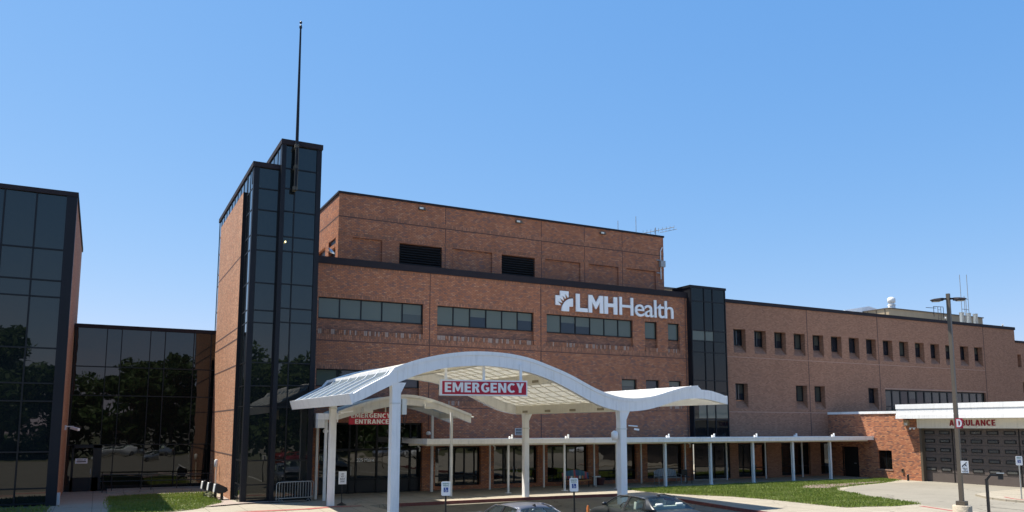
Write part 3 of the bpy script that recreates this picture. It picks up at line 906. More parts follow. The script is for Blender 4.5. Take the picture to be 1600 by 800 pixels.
offices = ('glass_office', 'glass_office2', 'glass_office3')
for (a, c), n in zip(bays_up, (5, 6, 6)):
    ribbon(mbld, a, c, z_w0, z_w1, n, FY + REC - .05, offices, (6, 3, .6))
for a, c in singles_up:
    ribbon(mbld, a, c, z_w0, z_w1, 1, FY + REC - .05, offices, (6, 1, 0))
for (a, c), n in zip(bays_lo, (5, 6)):
    ribbon(mbld, a, c, z_l0, z_l1, n, FY + REC - .05, offices, (1, 2, 5))
for a, c in singles_lo:
    ribbon(mbld, a, c, z_l0, z_l1, 1, FY + REC - .05, offices, (.2, 1, 3))
b = MB(); b.box(22.95, 23.45, FY - .02, FY + .02, 3.18, 3.6); v_ = b.build('wall_vent', M['white_dirty'], mbld)
b = MB()
for k in range(4):
    b.box(22.99, 23.41, FY - .03, FY - .022, 3.22 + k * .095, 3.22 + k * .095 + .06)
b.build('louvre', M['black'], v_)


def storefront(a, c, doors=False, n=3, parent=mbld, lo=.22, hi=2.52, mids=(.78,), y=FY + .26):
    fr = MB(); w = .07
    fr.box(a, c, y - .06, y + .02, hi - w * 1.6, hi); fr.box(a, c, y - .06, y + .02, lo, lo + w)
    for k in range(n + 1):
        x = a + (c - a) * k / n
        fr.box(max(a, x - w / 2), min(c, x + w / 2), y - .06, y + .02, lo + w, hi - w * 1.6)
    for z in mids:
        fr.box(a, c, y - .05, y + .02, z - w / 2, z + w / 2)
    o = fr.build('entrance_door' if doors else 'storefront_window', M['mullion'], parent)
    p = MB()
    for k in range(n):
        p.poly([(a + (c - a) * k / n, y, lo), (a + (c - a) * (k + 1) / n, y, lo), (a + (c - a) * (k + 1) / n, y, hi), (a + (c - a) * k / n, y, hi)])
    p.build('pane', M['glass_low'], o)
    if doors:
        h = MB()
        for x in (a + (c - a) * (.5 - .04), a + (c - a) * (.5 + .04)):
            h.tube([(x, y - .12, .85), (x, y - .12, 1.25)], .018, 6)
        h.build('handle', M['galv'], o)
    return o


for i, (a, c) in enumerate(store):
    storefront(a, c, doors=(i == 1), n=(3, 4, 2, 2, 2)[i], mids=((.80,), (1.06,), (), (.85,), (.85,))[i])
# entrance vestibule glazing under the arched canopy
ey = FY + .3
fr = MB()
for x in (10.85, 11.75, 12.6, 13.0, 14.2, 15.35, 16.2, 16.8):
    fr.box(x - .05, x + .05, ey - .08, ey + .02, 0, 3.9)
for z, h in ((3.85, .1), (2.4, .12), (.74, .08)):
    fr.box(10.85, 16.85, ey - .07, ey + .02, z - h / 2, z + h / 2)
ed = fr.build('entrance_door', M['mullion'], mbld)
p = MB(); p.poly([(10.85, ey, .74), (16.85, ey, .74), (16.85, ey, 3.9), (10.85, ey, 3.9)]); p.build('pane', M['glass_low'], ed)
p = MB(); p.poly([(10.85, ey - .01, 0), (16.85, ey - .01, 0), (16.85, ey - .01, .72), (10.85, ey - .01, .72)]); p.build('kick_panel', M['panel_low'], ed)
b = MB(); text(b, '325 Maine', (13.03, ey - .075, 1.72), (1, 0, 0), (0, 0, 1), 1.02, .20, .006, bold=.012)
b.build('lettering', M['sign_white'], ed)
b = MB()
for x in (11.68, 12.67):
    b.tube([(x, ey - .18, 1.0), (x, ey - .18, 1.5)], .02, 6)
b.build('handle', M['galv'], ed)

# penthouse storey on the roof
PY = 45.4
pj = [(14.62, 24)]
hl = [(15.85, 18.68, 13.2, 14.93, .25), (22.9, 25.4, 13.2, 14.93, .25)]
PX0, PX1, PT = 12.03, 36.25, 17.55
recs = [(12.9, 14.75, 12.6, 14.95, .12), (19.4, 22.2, 12.6, 14.95, .12), (26.2, 29.0, 12.6, 14.95, .12), (29.7, 32.2, 12.6, 14.95, .12), (32.9, 35.5, 12.6, 14.95, .12)]
b = MB()
wall_grid(b, 'y', PY, PX0, PX1, 12.5, PT, hl + recs)
for r in recs:
    b.poly([(r[0], PY + .12, r[2]), (r[1], PY + .12, r[2]), (r[1], PY + .12, r[3]), (r[0], PY + .12, r[3])])
b.poly([(PX1, PY, 12.5), (PX1, PY + 11, 12.5), (PX1, PY + 11, PT), (PX1, PY, PT)])
wall_grid(b, 'x', PX0, PY, PY + 11, 12.5, PT, [(45.95, 47.6, 12.8, 14.4, .2), (45.95, 47.6, 14.6, 14.95, .1), (48.4, 50.4, 13.4, 14.85, .2)])
b.poly([(PX0, PY + 11, 12.5), (PX0, PY + 11, PT), (PX1, PY + 11, PT), (PX1, PY + 11, 12.5)])
b.build('penthouse_wall', [M['brick']], mbld)
b = MB()
b.poly([(PX0 + .19, 47.6, 12.8), (PX0 + .19, 45.95, 12.8), (PX0 + .19, 45.95, 14.4), (PX0 + .19, 47.6, 14.4)])
b.poly([(PX0 + .09, 47.6, 14.6), (PX0 + .09, 45.95, 14.6), (PX0 + .09, 45.95, 14.95), (PX0 + .09, 47.6, 14.95)])
b.poly([(PX0 + .19, 50.4, 13.4), (PX0 + .19, 48.4, 13.4), (PX0 + .19, 48.4, 14.85), (PX0 + .19, 50.4, 14.85)])
b.build('side_vent', M['black'], mbld)
b = MB(); b.box(PX0 - .06, PX1 + .06, PY - .06, PY + 11.06, PT, PT + .13); b.build('penthouse_coping', M['coping'], mbld)
b = MB(); b.box(PX0, PX1, PY - .008, PY + .02, 16.12, 16.19); b.box(PX0 - .008, PX0 + .02, PY, PY + 11, 16.12, 16.19)
for x in (18.9, 25.9, 29.35, 32.55):
    b.box(x - .02, x + .02, PY - .008, PY + .02, 13, PT)
b.build('expansion_joint', M['joint'], mbld)
b = MB(); b.box(PX0 + .02, PX1, PY - .012, PY + .02, 16.2, 16.42); b.box(PX0 + .02, PX1, PY - .012, PY + .02, 15.02, 15.22); b.build('soldier_course', M['soldier'], mbld)
for a, c, lo, hi, d in hl:
    fr = MB(); fr.poly([(a, PY + .24, lo), (c, PY + .24, lo), (c, PY + .24, hi), (a, PY + .24, hi)])
    z = lo + .02
    while z < hi - .1:
        fr.mesh([(a, PY + .04, z), (c, PY + .04, z), (c, PY + .2, z + .12), (a, PY + .2, z + .12), (a, PY + .04, z - .02), (c, PY + .04, z - .02), (c, PY + .2, z + .1), (a, PY + .2, z + .1)],
                [(0, 1, 2, 3), (7, 6, 5, 4), (0, 4, 5, 1)])
        z += .155
    fr.build('louvre_vent', M['black'], mbld)
for x in (17.27, 24.14, 30.86):
    b = MB(); b.box(x - .22, x + .22, PY - .14, PY, 17.18, 17.34); w_ = b.build('wall_light', M['bronze_pole'], mbld)
    b = MB(); b.box(x - .18, x + .06, PY - .15, PY - .142, 17.2, 17.32); b.build('lens', M['glow_off'], w_)

# glazed stair slot between block and wing
SY = 43.2
sx0, sx1 = 36.78, 40.05
b = MB(); b.poly([(sx0 + .08, SY, 2.5), (sx1 - .08, SY, 2.5), (sx1 - .08, SY, 13.6), (sx0 + .08, SY, 13.6)])
sg = b.build('stair_glazing', M['glass_stair'], mbld)
b = MB(); frame_grid(b, 'y', SY, [sx0 + .06, 38.02, 38.82, sx1 - .06], [12.6, 10.5, 9.75, 8.95, 6.95, 6.1, 5.4, 4.2], .07, .05, sx0, sx1, 2.5, 13.6)
b.build('mullion_grid', M['mullion'], sg)
b = MB(); b.box(sx0, sx1, SY + .01, 45.0, 2.5, 13.55); b.box(sx0 - .05, sx1 + .05, SY - .06, 45.1, 13.55, 13.72); b.build('stair_surround', M['pilaster'], mbld)
b = MB()
for x0, x1, z0, z1, m_ in ((36.9, 38.0, 9.8, 10.45, 0), (38.05, 38.8, 9.8, 10.45, 0), (37.3, 38.0, 4.3, 5.35, 0), (38.06, 38.78, 4.3, 5.35, 0), (38.86, 39.95, 4.3, 5.35, 0)):
    b = MB(); b.box(x0, x1, SY - .012, SY - .004, z0, z1); b.build('drawn_blind', M['glass_office'], sg)
storefront(36.9, 40.1, False, 2, mbld, .1, 2.5, (.95,), SY + .15)

# ------------------------------------------------------------------ brick wing to the right
wing = thing('brick_wing', 'long pinkish-brown brick wing with a row of small square windows, right of the stair glass', 'building', (58, FY, 0))
WX0, WX1, WT = 40.05, 76.1, 12.78
up = [41.1 + 2.048 * k for k in range(15)]
upw = [(x, x + 1.2) for x in up]
low_w = [(41.12, 42.35), (47.25, 48.45), (49.25, 50.4), (55.4, 56.6)]
strip = (57.45, 71.0)
W_D = .5
wh = [(a, c, 9.12, 10.88, W_D, .58) for a, c in upw] + [(a, c, 5.05, 6.86, W_D, .6) for a, c in low_w] + [(strip[0], strip[1], 4.6, 6.78, .25)]
wstore = [(41.2, 44.0), (45.45, 48.5), (49.6, 52.2)]
wh += [(a, c, .1, 2.5, .3) for a, c in wstore]
b = MB(); wall_grid(b, 'y', FY, WX0, WX1, -.15, WT, wh)
b.poly([(WX1, FY, -.15), (WX1, FY + 14, -.15), (WX1, FY + 14, WT), (WX1, FY, WT)])
b.build('brick_wall', M['brick_wing'], wing)
b = MB(); b.box(WX0 - .05, WX1 + .06, FY - .08, FY + .5, WT, WT + .26); b.build('coping', M['coping'], wing)
b = MB(); b.box(WX0, WX1, FY + .4, FY + 14, 12.4, 12.5); b.build('roof', M['roof_grey'], wing)
b = MB(); wall_grid(b, 'y', FY + .02, WX1, 84, -.15, 11.6, [(76.35, 76.95, 9.3, 10.5, .4), (76.9, 77.4, 6.9, 7.9, .4), (78.3, 78.9, 9.3, 10.5, .4)])
for q in ((76.35, 76.95, 9.3, 10.5), (76.9, 77.4, 6.9, 7.9), (78.3, 78.9, 9.3, 10.5)):
    b.poly([(q[0], FY + .41, q[2]), (q[1], FY + .41, q[2]), (q[1], FY + .41, q[3]), (q[0], FY + .41, q[3])])
b.build('end_bay_wall', M['brick_wing'], wing)
b = MB(); b.box(WX1, 84, FY - .06, FY + .5, 11.6, 11.8); b.build('coping', M['coping'], wing)
b = MB()
for x in (40.4, 48.72, 56.9, 71.25):
    b = MB(); b.box(x - .03, x + .03, FY - .012, FY + .01, 2.6, WT); b.build('expansion_joint', M['joint'], wing)
b = MB(); b.box(78.0, 78.05, FY - .0, FY + .03, 0, 11.6); b.build('expansion_joint', M['joint'], wing)
b = MB()
b.box(WX0 + .3, 71.2, FY - .014, FY + .02, 8.77, 8.83); b.box(40.5, 56.8, FY - .014, FY + .02, 4.75, 4.82); b.box(57.4, 71.05, FY - .02, FY + .03, 6.79, 6.9)
b.build('stone_course', M['stone'], wing)
for a, c in upw:
    ribbon(wing, a, c, 9.70, 10.88, 2, FY + W_D - .03, ('strip_a', 'glass_office3', 'glass_office3'), (.7, 2, 2.), .08)
for a, c in low_w:
    ribbon(wing, a, c, 5.65, 6.86, 2, FY + W_D - .03, ('strip_a', 'glass_office3', 'glass_office3'), (1, 2, 2), .08)
so = ribbon(wing, strip[0], strip[1], 4.62, 6.78, 13, FY + .2, ('strip_a', 'strip_b', 'strip_b'), (2, 2, 2), .12)
b = MB(); b.box(strip[0], strip[1], FY + .14, FY + .2, 5.35, 5.43); b.build('transom', M['mullion'], so)
for a, c in wstore:
    storefront(a, c, False, 2, wing, .1, 2.5, (.75,))

# rooftop pieces, each a thing of its own
o = thing('roof_plant_room', 'low tan clad plant room on the roof of the right wing', 'roof plant room', (77, 52, 12.5))
b = MB(); b.box(69.75, 85.1, 52, 60, 12.5, 15.5); b.build('wall', M['tan'], o)
b = MB(); b.box(69.65, 85.2, 51.9, 60.1, 15.5, 15.6); b.build('coping', M['bronze_pole'], o)
b = MB()
for k in range(8):
    b.box(69.70, 69.75, 52.4 + k, 52.46 + k, 12.5, 15.5)
b.build('seam', M['bronze_pole'], o)
o = thing('roof_vent', 'white mushroom-topped vent stack on the roof of the right wing', 'vent', (72.25, 53.5, 15.6))
b = MB(); b.lathe((72.25, 53.5, 15.6), [(.36, 0), (.36, .45), (.3, .5), (.42, .62), (.2, .85)], 14); b.build('base', M['white_dirty'], o)
b = MB(); b.lathe((72.25, 53.5, 16.4), [(.2, 0), (.38, .1), (.38, .52), (.2, .66)], 14); b.build('cowl', M['white_dirty'], o)
o = thing('rooftop_unit', 'white box-shaped unit on the roof, left of the tan plant room', 'roof unit', (70, 55, 12.5))
b = MB(); b.prism_y([(66.4, 12.5), (72.6, 12.5), (72.6, 15.9), (70.7, 16.2), (67.0, 15.55)], 55, 59); b.build('housing', M['white'], o)
for k, x in enumerate((71.9, 72.95, 74.0)):
    b = MB(); b.lathe((x + .18, 46, 12.5), [(.2, 0), (.2, 1.9), (.22, 1.92), (.22, 2.0)], 14); s_ = b.build('exhaust_stack', M['stainless'])
    tag(s_, ('leftmost of three grey steel exhaust stacks behind the parapet', 'middle one of three grey steel exhaust stacks behind the parapet', 'rightmost of three grey steel exhaust stacks behind the parapet')[k], 'vent', 'exhaust stacks behind the parapet')
o = thing('antenna_mast', 'tall thin whip antennas braced together on the right wing roof', 'antenna', (79, 50, 12.5))
for x, t in ((78.43, 19.4), (79.6, 19.5), (78.95, 17.2), (79.2, 16.8)):
    b = MB(); b.tube([(x, 50, 12.5), (x, 50, t)], .035, 6); b.build('rod', M['galv'], o)
b = MB()
for z in (15.8, 16.9):
    b.bar((78.43, 50, z), (79.6, 50, z), .05)
b.build('brace', M['galv'], o)
o = thing('roof_ladder', 'dark steel roof ladder with hoop cage on the right wing roof', 'ladder', (73.1, 49, 12.5))
b = MB()
for x in (72.4, 73.9):
    b.tube([(x, 49, 14.5), (x, 49, 15.5)], .03, 6)
b.tube([(72.4, 49, 15.5), (73.9, 49, 15.55)], .03, 6); b.tube([(72.4, 49.8, 15.5), (73.9, 49.8, 15.55)], .03, 6)
b.build('cage', M['black'], o)
b = MB()
for x in (72.9, 73.35):
    b.tube([(x, 48.9, 12.5), (x, 48.9, 15.5)], .03, 6)
for k in range(9):
    b.tube([(72.9, 48.9, 12.8 + k * .3), (73.35, 48.9, 12.8 + k * .3)], .02, 5)
b.build('ladder', M['bronze_pole'], o)
for k, (x, y, z, lb_) in enumerate(((71.1, 47, 13.8, 'small camera on a short post behind the three roof stacks'), (75.2, 44.1, 13.04, 'small camera on the parapet near the right wing end'))):
    o = thing('roof_camera', lb_, 'camera', (x, y, z - .3))
    b = MB(); b.tube([(x, y, z - .8), (x, y, z + .2)], .025, 6); b.build('post', M['black'], o)
    b = MB(); b.bar((x - .12, y - .1, z + .26), (x + .14, y + .08, z + .2), .12); b.build('camera_body', M['white_dirty'], o)
o = thing('roof_wall', 'beige low roof structure behind the parapet beside the stair glass', 'roof structure', (41, 50, 12.5))
b = MB(); b.box(37.5, 44.5, 50, 54, 12.5, 14.75); b.build('wall', M['tan'], o)
b = MB(); b.box(37.4, 44.6, 49.9, 54.1, 14.75, 14.9); b.build('coping', M['bronze_pole'], o)
o = thing('television_antenna', 'silver comb-shaped aerial on the penthouse roof corner', 'antenna', (36.0, 45.9, 17.68))
b = MB(); b.tube([(35.95, 45.9, 17.6), (35.95, 45.9, 18.4)], .03, 6); b.build('mast', M['galv'], o)
b = MB(); b.tube([(35.1, 46.3, 17.95), (37.2, 45.3, 18.45)], .025, 6); b.tube([(36.2, 45.7, 18.0), (37.4, 45.2, 18.3)], .02, 6); b.build('boom', M['galv'], o)
b = MB()
for k in range(9):
    t = k / 8; c = Vector((35.1 + 2.1 * t, 46.3 - t, 17.95 + .5 * t))
    b.bar(c - Vector((.25, .35, -.1)) * (1.1 - .5 * t), c + Vector((.25, .35, -.1)) * (1.1 - .5 * t), .022)
b.build('element', M['galv'], o)
for k, (x, h, lb_) in enumerate(((32.5, .72, 'short thin whip aerial on the penthouse roof edge'), (34.1, 1.25, 'longer thin whip aerial on the penthouse roof edge'))):
    b = MB(); b.tube([(x, 45.8, 17.6), (x, 45.8, 17.75 + h)], .022, 6); tag(b.build('whip_aerial', M['galv']), lb_, 'antenna', 'thin aerials on the penthouse')
o = thing('conduit_pipe', 'grey conduit run with junction box on the right corner of the penthouse', 'pipe', (35.9, 45.35, 14.5))
b = MB(); b.tube([(36.1, 45.34, 16.8), (35.9, 45.3, 16.5), (35.9, 45.3, 14.4)], .04, 6); b.build('pipe', M['white_dirty'], o)
b = MB(); b.box(35.78, 36.2, 45.12, 45.38, 15.3, 15.75); b.build('junction_box', M['galv'], o)
for z in (15.8, 14.85):
    b = MB(); b.box(35.55, 35.95, 45.3, 45.39, z - .03, z + .03); b.build('bracket', M['galv'], o)
o = thing('satellite_dish', 'tilted pale floodlight dish behind the parapet by the tower', 'satellite dish', (11.3, 44.6, 13.2))
b = MB(); b.tube([(11.3, 44.6, 12.5), (11.3, 44.6, 13.4)], .04, 6); b.build('post', M['black'], o)
b = MB()
ax = Vector((.55, -.55, .6)).normalized(); sx_ = ax.cross(Vector((0, 0, 1))).normalized(); ty_ = sx_.cross(ax)
cc = Vector((11.42, 44.5, 13.78)); rings = []
for r, d in ((.0, -.10), (.15, -.07), (.25, 0), (.0, -.13)):
    rings.append([cc + ax * d + (sx_ * math.cos(k * math.pi / 7) + ty_ * math.sin(k * math.pi / 7)) * r for k in range(14)])
for i in range(3):
    for k in range(14):
        b.poly([rings[i][k], rings[i][(k + 1) % 14], rings[i + 1][(k + 1) % 14], rings[i + 1][k]], 0, True)
b.build('dish', M['stainless'], o)

# ------------------------------------------------------------------ hospital name on the facade
sg = thing('building_sign', 'large white wall lettering with split cross emblem high on the brick block', 'sign', (31, FY - .05, 11.8))
LY = FY - .06
def letters(name, body, x0, x1, z0, z1, bold, space=1.):
    b = MB(); text(b, body, (x0, LY, z0), (1, 0, 0), (0, 0, 1), x1 - x0, z1 - z0, .10, 0, bold, space)
    v = b.build(name, M['sign_white'], sg); return v


b = MB()
z0_, z1_ = 11.20, 12.38; sw = .29
b.prism_y([(27.40, z0_), (28.30, z0_), (28.30, z0_ + .25), (27.40 + sw, z0_ + .25), (27.40 + sw, z1_), (27.40, z1_)], LY - .1, LY)
b.prism_y([(28.38, z0_), (28.65, z0_), (28.65, z0_ + .72), (28.93, z0_ + .26), (28.99, z0_ + .26), (29.27, z0_ + .72), (29.27, z0_), (29.54, z0_), (29.54, z1_), (29.25, z1_), (28.96, z0_ + .70), (28.67, z1_), (28.38, z1_)], LY - .1, LY)
b.prism_y([(29.63, z0_), (29.92, z0_), (29.92, z0_ + .48), (30.39, z0_ + .48), (30.39, z0_), (30.68, z0_), (30.68, z1_), (30.39, z1_), (30.39, z0_ + .72), (29.92, z0_ + .72), (29.92, z1_), (29.63, z1_)], LY - .1, LY)
b.build('letter_group', M['sign_white'], sg)
letters('letter_group', 'Health', 30.86, 35.46, 11.20, 12.44, .004, .92)
E0, EZ, ES, EH = 25.84, 11.16, 1.32, 1.32
b = MB()
def ep(u, v):
    return (E0 + u * ES, EZ + v * EH)
arch_o = [(1 + .66 * math.cos(math.radians(a)), .66 * math.sin(math.radians(a))) for a in range(180, 89, -9)]
pl_ = [ep(*q) for q in arch_o] + [ep(1, .25), ep(.78, .25), ep(.77, 0)]
b.prism_y(pl_, LY - .1, LY)
zig = []
nz = 9
for k in range(nz):
    a = math.radians(112 + (158 - 112) * k / (nz - 1)); r = .74 if k % 2 == 0 else 1.0
    zig.append((1 + r * math.cos(a), r * math.sin(a)))
pl_ = [(.75, .74)] + zig + [(.26, .28), (0, .28), (0, .76), (.26, .76), (.26, 1), (.75, 1)]
b.prism_y([ep(*q) for q in pl_][::-1], LY - .1, LY)
b.build('emblem', M['sign_white'], sg)

# ------------------------------------------------------------------ wave-shaped emergency canopy
CF, CB = 28.6, 38.75
ctop = [(8.27, 4.88), (8.74, 5.16), (9.23, 5.42), (9.86, 5.75), (9.861, 5.89), (10.39, 6.11), (10.94, 6.29), (11.94, 6.52), (12.97, 6.66), (13.61, 6.69), (14.47, 6.67), (14.91, 6.64), (15.81, 6.5), (16.73, 6.22), (17.68, 5.9), (18.4, 5.57), (18.98, 5.31), (19.58, 5.11), (20.13, 4.98), (20.64, 4.92), (21.12, 4.92), (22.05, 5.03), (23.14, 5.33), (23.93, 5.52), (24.66, 5.59), (24.661, 5.43), (25.42, 5.39), (26.0, 5.26), (26.38, 5.14)]
cbot = [(8.42, 4.55), (8.76, 4.73), (9.24, 4.99), (9.76, 5.24), (10.4, 5.51), (10.95, 5.73), (11.74, 5.94), (12.56, 6.06), (13.4, 6.13), (14.04, 6.13), (14.69, 6.08), (15.2, 6.02), (15.81, 5.92), (16.73, 5.66), (17.43, 5.38), (18.15, 5.05), (18.88, 4.72), (19.37, 4.54), (19.87, 4.43), (20.46, 4.36), (20.98, 4.37), (21.77, 4.45), (22.58, 4.65), (23.41, 4.88), (24.03, 4.98), (24.82, 5.02), (25.4, 4.96), (25.9, 4.86), (26.3, 4.77)]
def lerp(tab, x):
    xs = [p[0] for p in tab]; zs = [p[1] for p in tab]
    return float(np.interp(x, xs, zs))


def smooth_tab(tab, xa, xb, n=120, k=5):
    xs = np.linspace(xa, xb, n); zs = np.array([lerp(tab, x) for x in xs])
    pad = np.pad(zs, k, mode='reflect', reflect_type='odd')
    ker = np.hanning(2 * k + 3)[1:-1]; ker /= ker.sum()
    return list(zip(xs.tolist(), np.convolve(pad, ker, 'valid').tolist()))


main_top = smooth_tab([p for p in ctop if 9.86 < p[0] < 24.6605], 9.86, 24.66)
wingl_top = [p for p in ctop if p[0] <= 9.86]
wingr_top = [p for p in ctop if p[0] > 24.6605]
bot_s = smooth_tab(cbot, 8.30, 26.38, 150)
btop = lambda x: (lerp(wingl_top, x) if x < 9.86 else (lerp(main_top, x) if x <= 24.66 else lerp(wingr_top, x)))
bbot = lambda x: lerp(bot_s, x)
ec = thing('emergency_canopy', 'large white wave-roofed canopy on square columns over the emergency drive', 'canopy', (17, 34, 0))
xs_main = [9.86 + (24.66 - 9.86) * i / 64 for i in range(65)]
xs_wl = [8.3 + (9.86 - 8.3) * i / 8 for i in range(9)]
xs_wr = [24.66 + (26.38 - 24.66) * i / 8 for i in range(9)]


def beam(y0, y1, name='wave_beam', drop=0.):
    b = MB()
    for xs in (xs_wl, xs_main, xs_wr):
        b.strip_band([(x, btop(x)) for x in xs], [(x, bbot(x) + drop) for x in xs], y0, y1)
    # cap flashing, 4 cm proud of the face
    for xs in (xs_main,):
        b.strip_band([(x, btop(x) + .02) for x in xs], [(x, btop(x) - .13) for x in xs], y0 - .03, y0 - .002)
    # drain notch and joint plates at the low point
    return b.build(name, M['white'], ec)


beam(CF, CF + .26); beam(CB - .35, CB)
for x in (10.02, 10.42, 13.6, 16.9, 20.2, 20.75, 23.6):
    b = MB(); b.box(x - .008, x + .008, CF - .004, CF - .001, bbot(x) + .02, btop(x) - .14); b.build('panel_joint', M['batten'], ec)
def roof_piece(name, xs, dz, th, mat, y0, y1):
    b = MB(); b.strip_band([(x, btop(x) + dz) for x in xs], [(x, btop(x) + dz - th) for x in xs], y0, y1)
    return b.build(name, mat, ec)


rp = roof_piece('roof_panel', xs_main, -.05, .05, M['roof_panel'], CF + .36, CB - .36)
b = MB()
for k in range(1, 10):
    y = CF + .36 + (CB - CF - .72) * k / 10
    b.strip_band([(x, btop(x) - .10) for x in xs_main], [(x, btop(x) - .15) for x in xs_main], y - .014, y + .014)
for k in range(1, 30):
    x = 9.86 + (24.66 - 9.86) * k / 30
    b.box(x - .008, x + .008, CF + .36, CB - .36, btop(x) - .135, btop(x) - .102)
b.build('batten', M['batten'], rp)
rw = roof_piece('wing_roof', xs_wl, -.03, .04, M['wing_panel'], CF + .36, CB - .36)
b = MB()
for k in range(0, 8):
    y = CF + .5 + (CB - CF - 1.) * k / 7
    b = MB(); b.strip_band([(x, btop(x) + .03) for x in xs_wl], [(x, btop(x) - .025) for x in xs_wl], y - .03, y + .03)
    b.build('standing_seam', M['white'], rw)
rw = roof_piece('wing_roof', xs_wr, -.03, .04, M['roof_panel_clear'], CF + .36, CB - .36)
b = MB()
for k in range(0, 8):
    y = CF + .5 + (CB - CF - 1.) * k / 7
    b = MB(); b.strip_band([(x, btop(x) + .03) for x in xs_wr], [(x, btop(x) - .025) for x in xs_wr], y - .03, y + .03)
    b.build('standing_seam', M['white'], rw)
# end fascias (the eaves) and the step curbs
b = MB(); b.mesh([(8.14, CF - .01, 4.90), (8.14, CB + .01, 4.90), (8.27, CB + .01, 4.50), (8.27, CF - .01, 4.50), (8.296, CF - .01, 4.93), (8.296, CB + .01, 4.93), (8.296, CB + .01, 4.50), (8.296, CF - .01, 4.50)],
                 [(0, 1, 2, 3), (4, 7, 6, 5), (0, 4, 5, 1), (3, 2, 6, 7), (0, 3, 7, 4), (1, 5, 6, 2)]); b.build('eave_fascia', M['white'], ec)
b = MB(); b.box(26.383, 26.45, CF - .01, CB + .01, 4.76, 5.16); b.build('eave_fascia', M['white'], ec)
b = MB(); b.box(9.82, 9.9, CF + .3, CB - .3, 5.62, 5.93); b.build('step_curb', M['white'], ec)
b = MB(); b.box(24.62, 24.7, CF + .3, CB - .3, 5.38, 5.6); b.build('step_curb', M['white'], ec)
for gx in (10.0, 13.4, 17.0, 20.4, 24.4):
    b = MB(); b.box(gx - .11, gx + .11, CF + .352, CB - .352, bbot(gx) - .02, max(bbot(gx) + .38, btop(gx) - .14))
    gd = b.build('girder', M['cream'], ec)
    b = MB()
    for k in range(4):
        y = CF + 1.3 + k * 2.4
        b.box(gx - .125, gx - .112, y, y + .55, bbot(gx) + .06, bbot(gx) + .17)
    b.build('grille', M['grille'], gd)
for (cx, cy, w) in ((10.0, 28.8, .34), (20.45, 28.8, .32), (9.93, 37.5, .29), (20.38, 37.5, .28)):
    z1 = bbot(cx); h = w / 2
    b = MB(); b.box(cx - h, cx + h, cy - h, cy + h, -.15 if cy < 37 else 0, z1 - .38)
    b.box(cx - h * .55, cx + h * .55, cy - h - .012, cy - h - .001, .3, z1 - .7)
    o0 = b.build('column', M['white'], ec)
    b = MB()
    wl, wr = h + .03, h + .2
    b.mesh([(cx - h, cy - h, z1 - .38), (cx + h, cy - h, z1 - .38), (cx + h, cy + h, z1 - .38), (cx - h, cy + h, z1 - .38), (cx - wl, cy - h, z1 + .02), (cx + wr, cy - h, z1 + .02), (cx + wr, cy + h, z1 + .02), (cx - wl, cy + h, z1 + .02)],
           [(0, 1, 5, 4), (1, 2, 6, 5), (2, 3, 7, 6), (3, 0, 4, 7), (4, 5, 6, 7)])
    b.build('capital', M['white'], o0)
    b = MB(); b.box(cx - h - .02, cx + h + .02, cy - h - .02, cy + h + .02, z1 - .8, z1 - .74); b.build('collar', M['white_dirty'], o0)
b = MB(); b.tube([(20.55, 28.4, 3.75), (20.95, 28.3, 3.72)], .03, 6); b.bar((20.8, 28.32, 3.60), (21.0, 28.27, 3.57), .08); tag(b.build('security_camera', M['white']), 'white camera arm on the right front canopy column', 'camera')
o = thing('loudspeaker', 'white horn fitting on the left side of the right front canopy column', 'loudspeaker', (20.1, 28.8, 3.3))
b = MB(); b.lathe((20.05, 28.75, 3.15), [(.05, 0), (.15, .05), (.15, .3), (.05, .38)], 12); b.build('horn', M['white'], o)
b = MB(); b.box(19.98, 20.2, 28.75, 28.85, 3.1, 3.2); b.build('bracket', M['white_dirty'], o)
o = thing('junction_box', 'grey box with cable on the left front canopy column', 'electrical box', (10.35, 28.7, 4.3))
b = MB(); b.box(10.23, 10.4, 28.6, 28.85, 4.15, 4.75); b.build('box', M['cream'], o)
b = MB(); b.tube([(10.3, 28.6, 4.15), (10.28, 28.6, 3.9), (10.33, 28.6, 3.75), (10.4, 28.62, 4.1)], .018, 6); b.build('cable', M['black'], o)
o = thing('floodlight', 'white lamp arm on the left rear canopy column', 'floodlight', (9.93, 37.3, 4.2))
b = MB(); b.tube([(10.1, 37.28, 3.9), (10.1, 37.2, 4.25), (10.35, 37.1, 4.32)], .025, 6); b.build('arm', M['white'], o)
b = MB(); b.bar((10.2, 37.1, 4.34), (10.75, 36.95, 4.42), .12, .07); b.build('lamp_head', M['white'], o)

# hanging EMERGENCY sign, turned towards the street
em = thing('emergency_sign', 'red sign lettered EMERGENCY hanging under the wave canopy', 'sign', (13.80, 28.95, 5.25))
em.rotation_euler.z = math.radians(-14)
def local_build(mb, name, mats, parent):
    me_off = parent.location.copy(); parent_rot = parent.rotation_euler.copy()
    o = mb.build(name, mats, None)
    o.parent = parent
    return o


SW, SH = 3.60, .63
b = MB(); b.box(-SW / 2, SW / 2, -.13, .13, -SH / 2, SH / 2)
f_ = local_build(b, 'sign_box', M['sign_white'], em)
b = MB(); b.box(-SW / 2 + .09, SW / 2 - .05, -.137, -.131, -SH / 2 + .05, SH / 2 - .06); local_build(b, 'sign_face', M['red_sign'], em)
b = MB(); block_text(b, 'EMERGENCY', (-SW / 2 + .19, -.138, -SH / 2 + .13), (1, 0, 0), (0, 0, 1), SW - .34, .39, .02)
local_build(b, 'lettering', M['letter_grey'], em)
for x in (-1.55, 0, 1.55):
    b = MB(); b.box(x - .05, x + .05, -.05, .05, SH / 2 - .01, 1.0); local_build(b, 'hanger', M['white'], em)

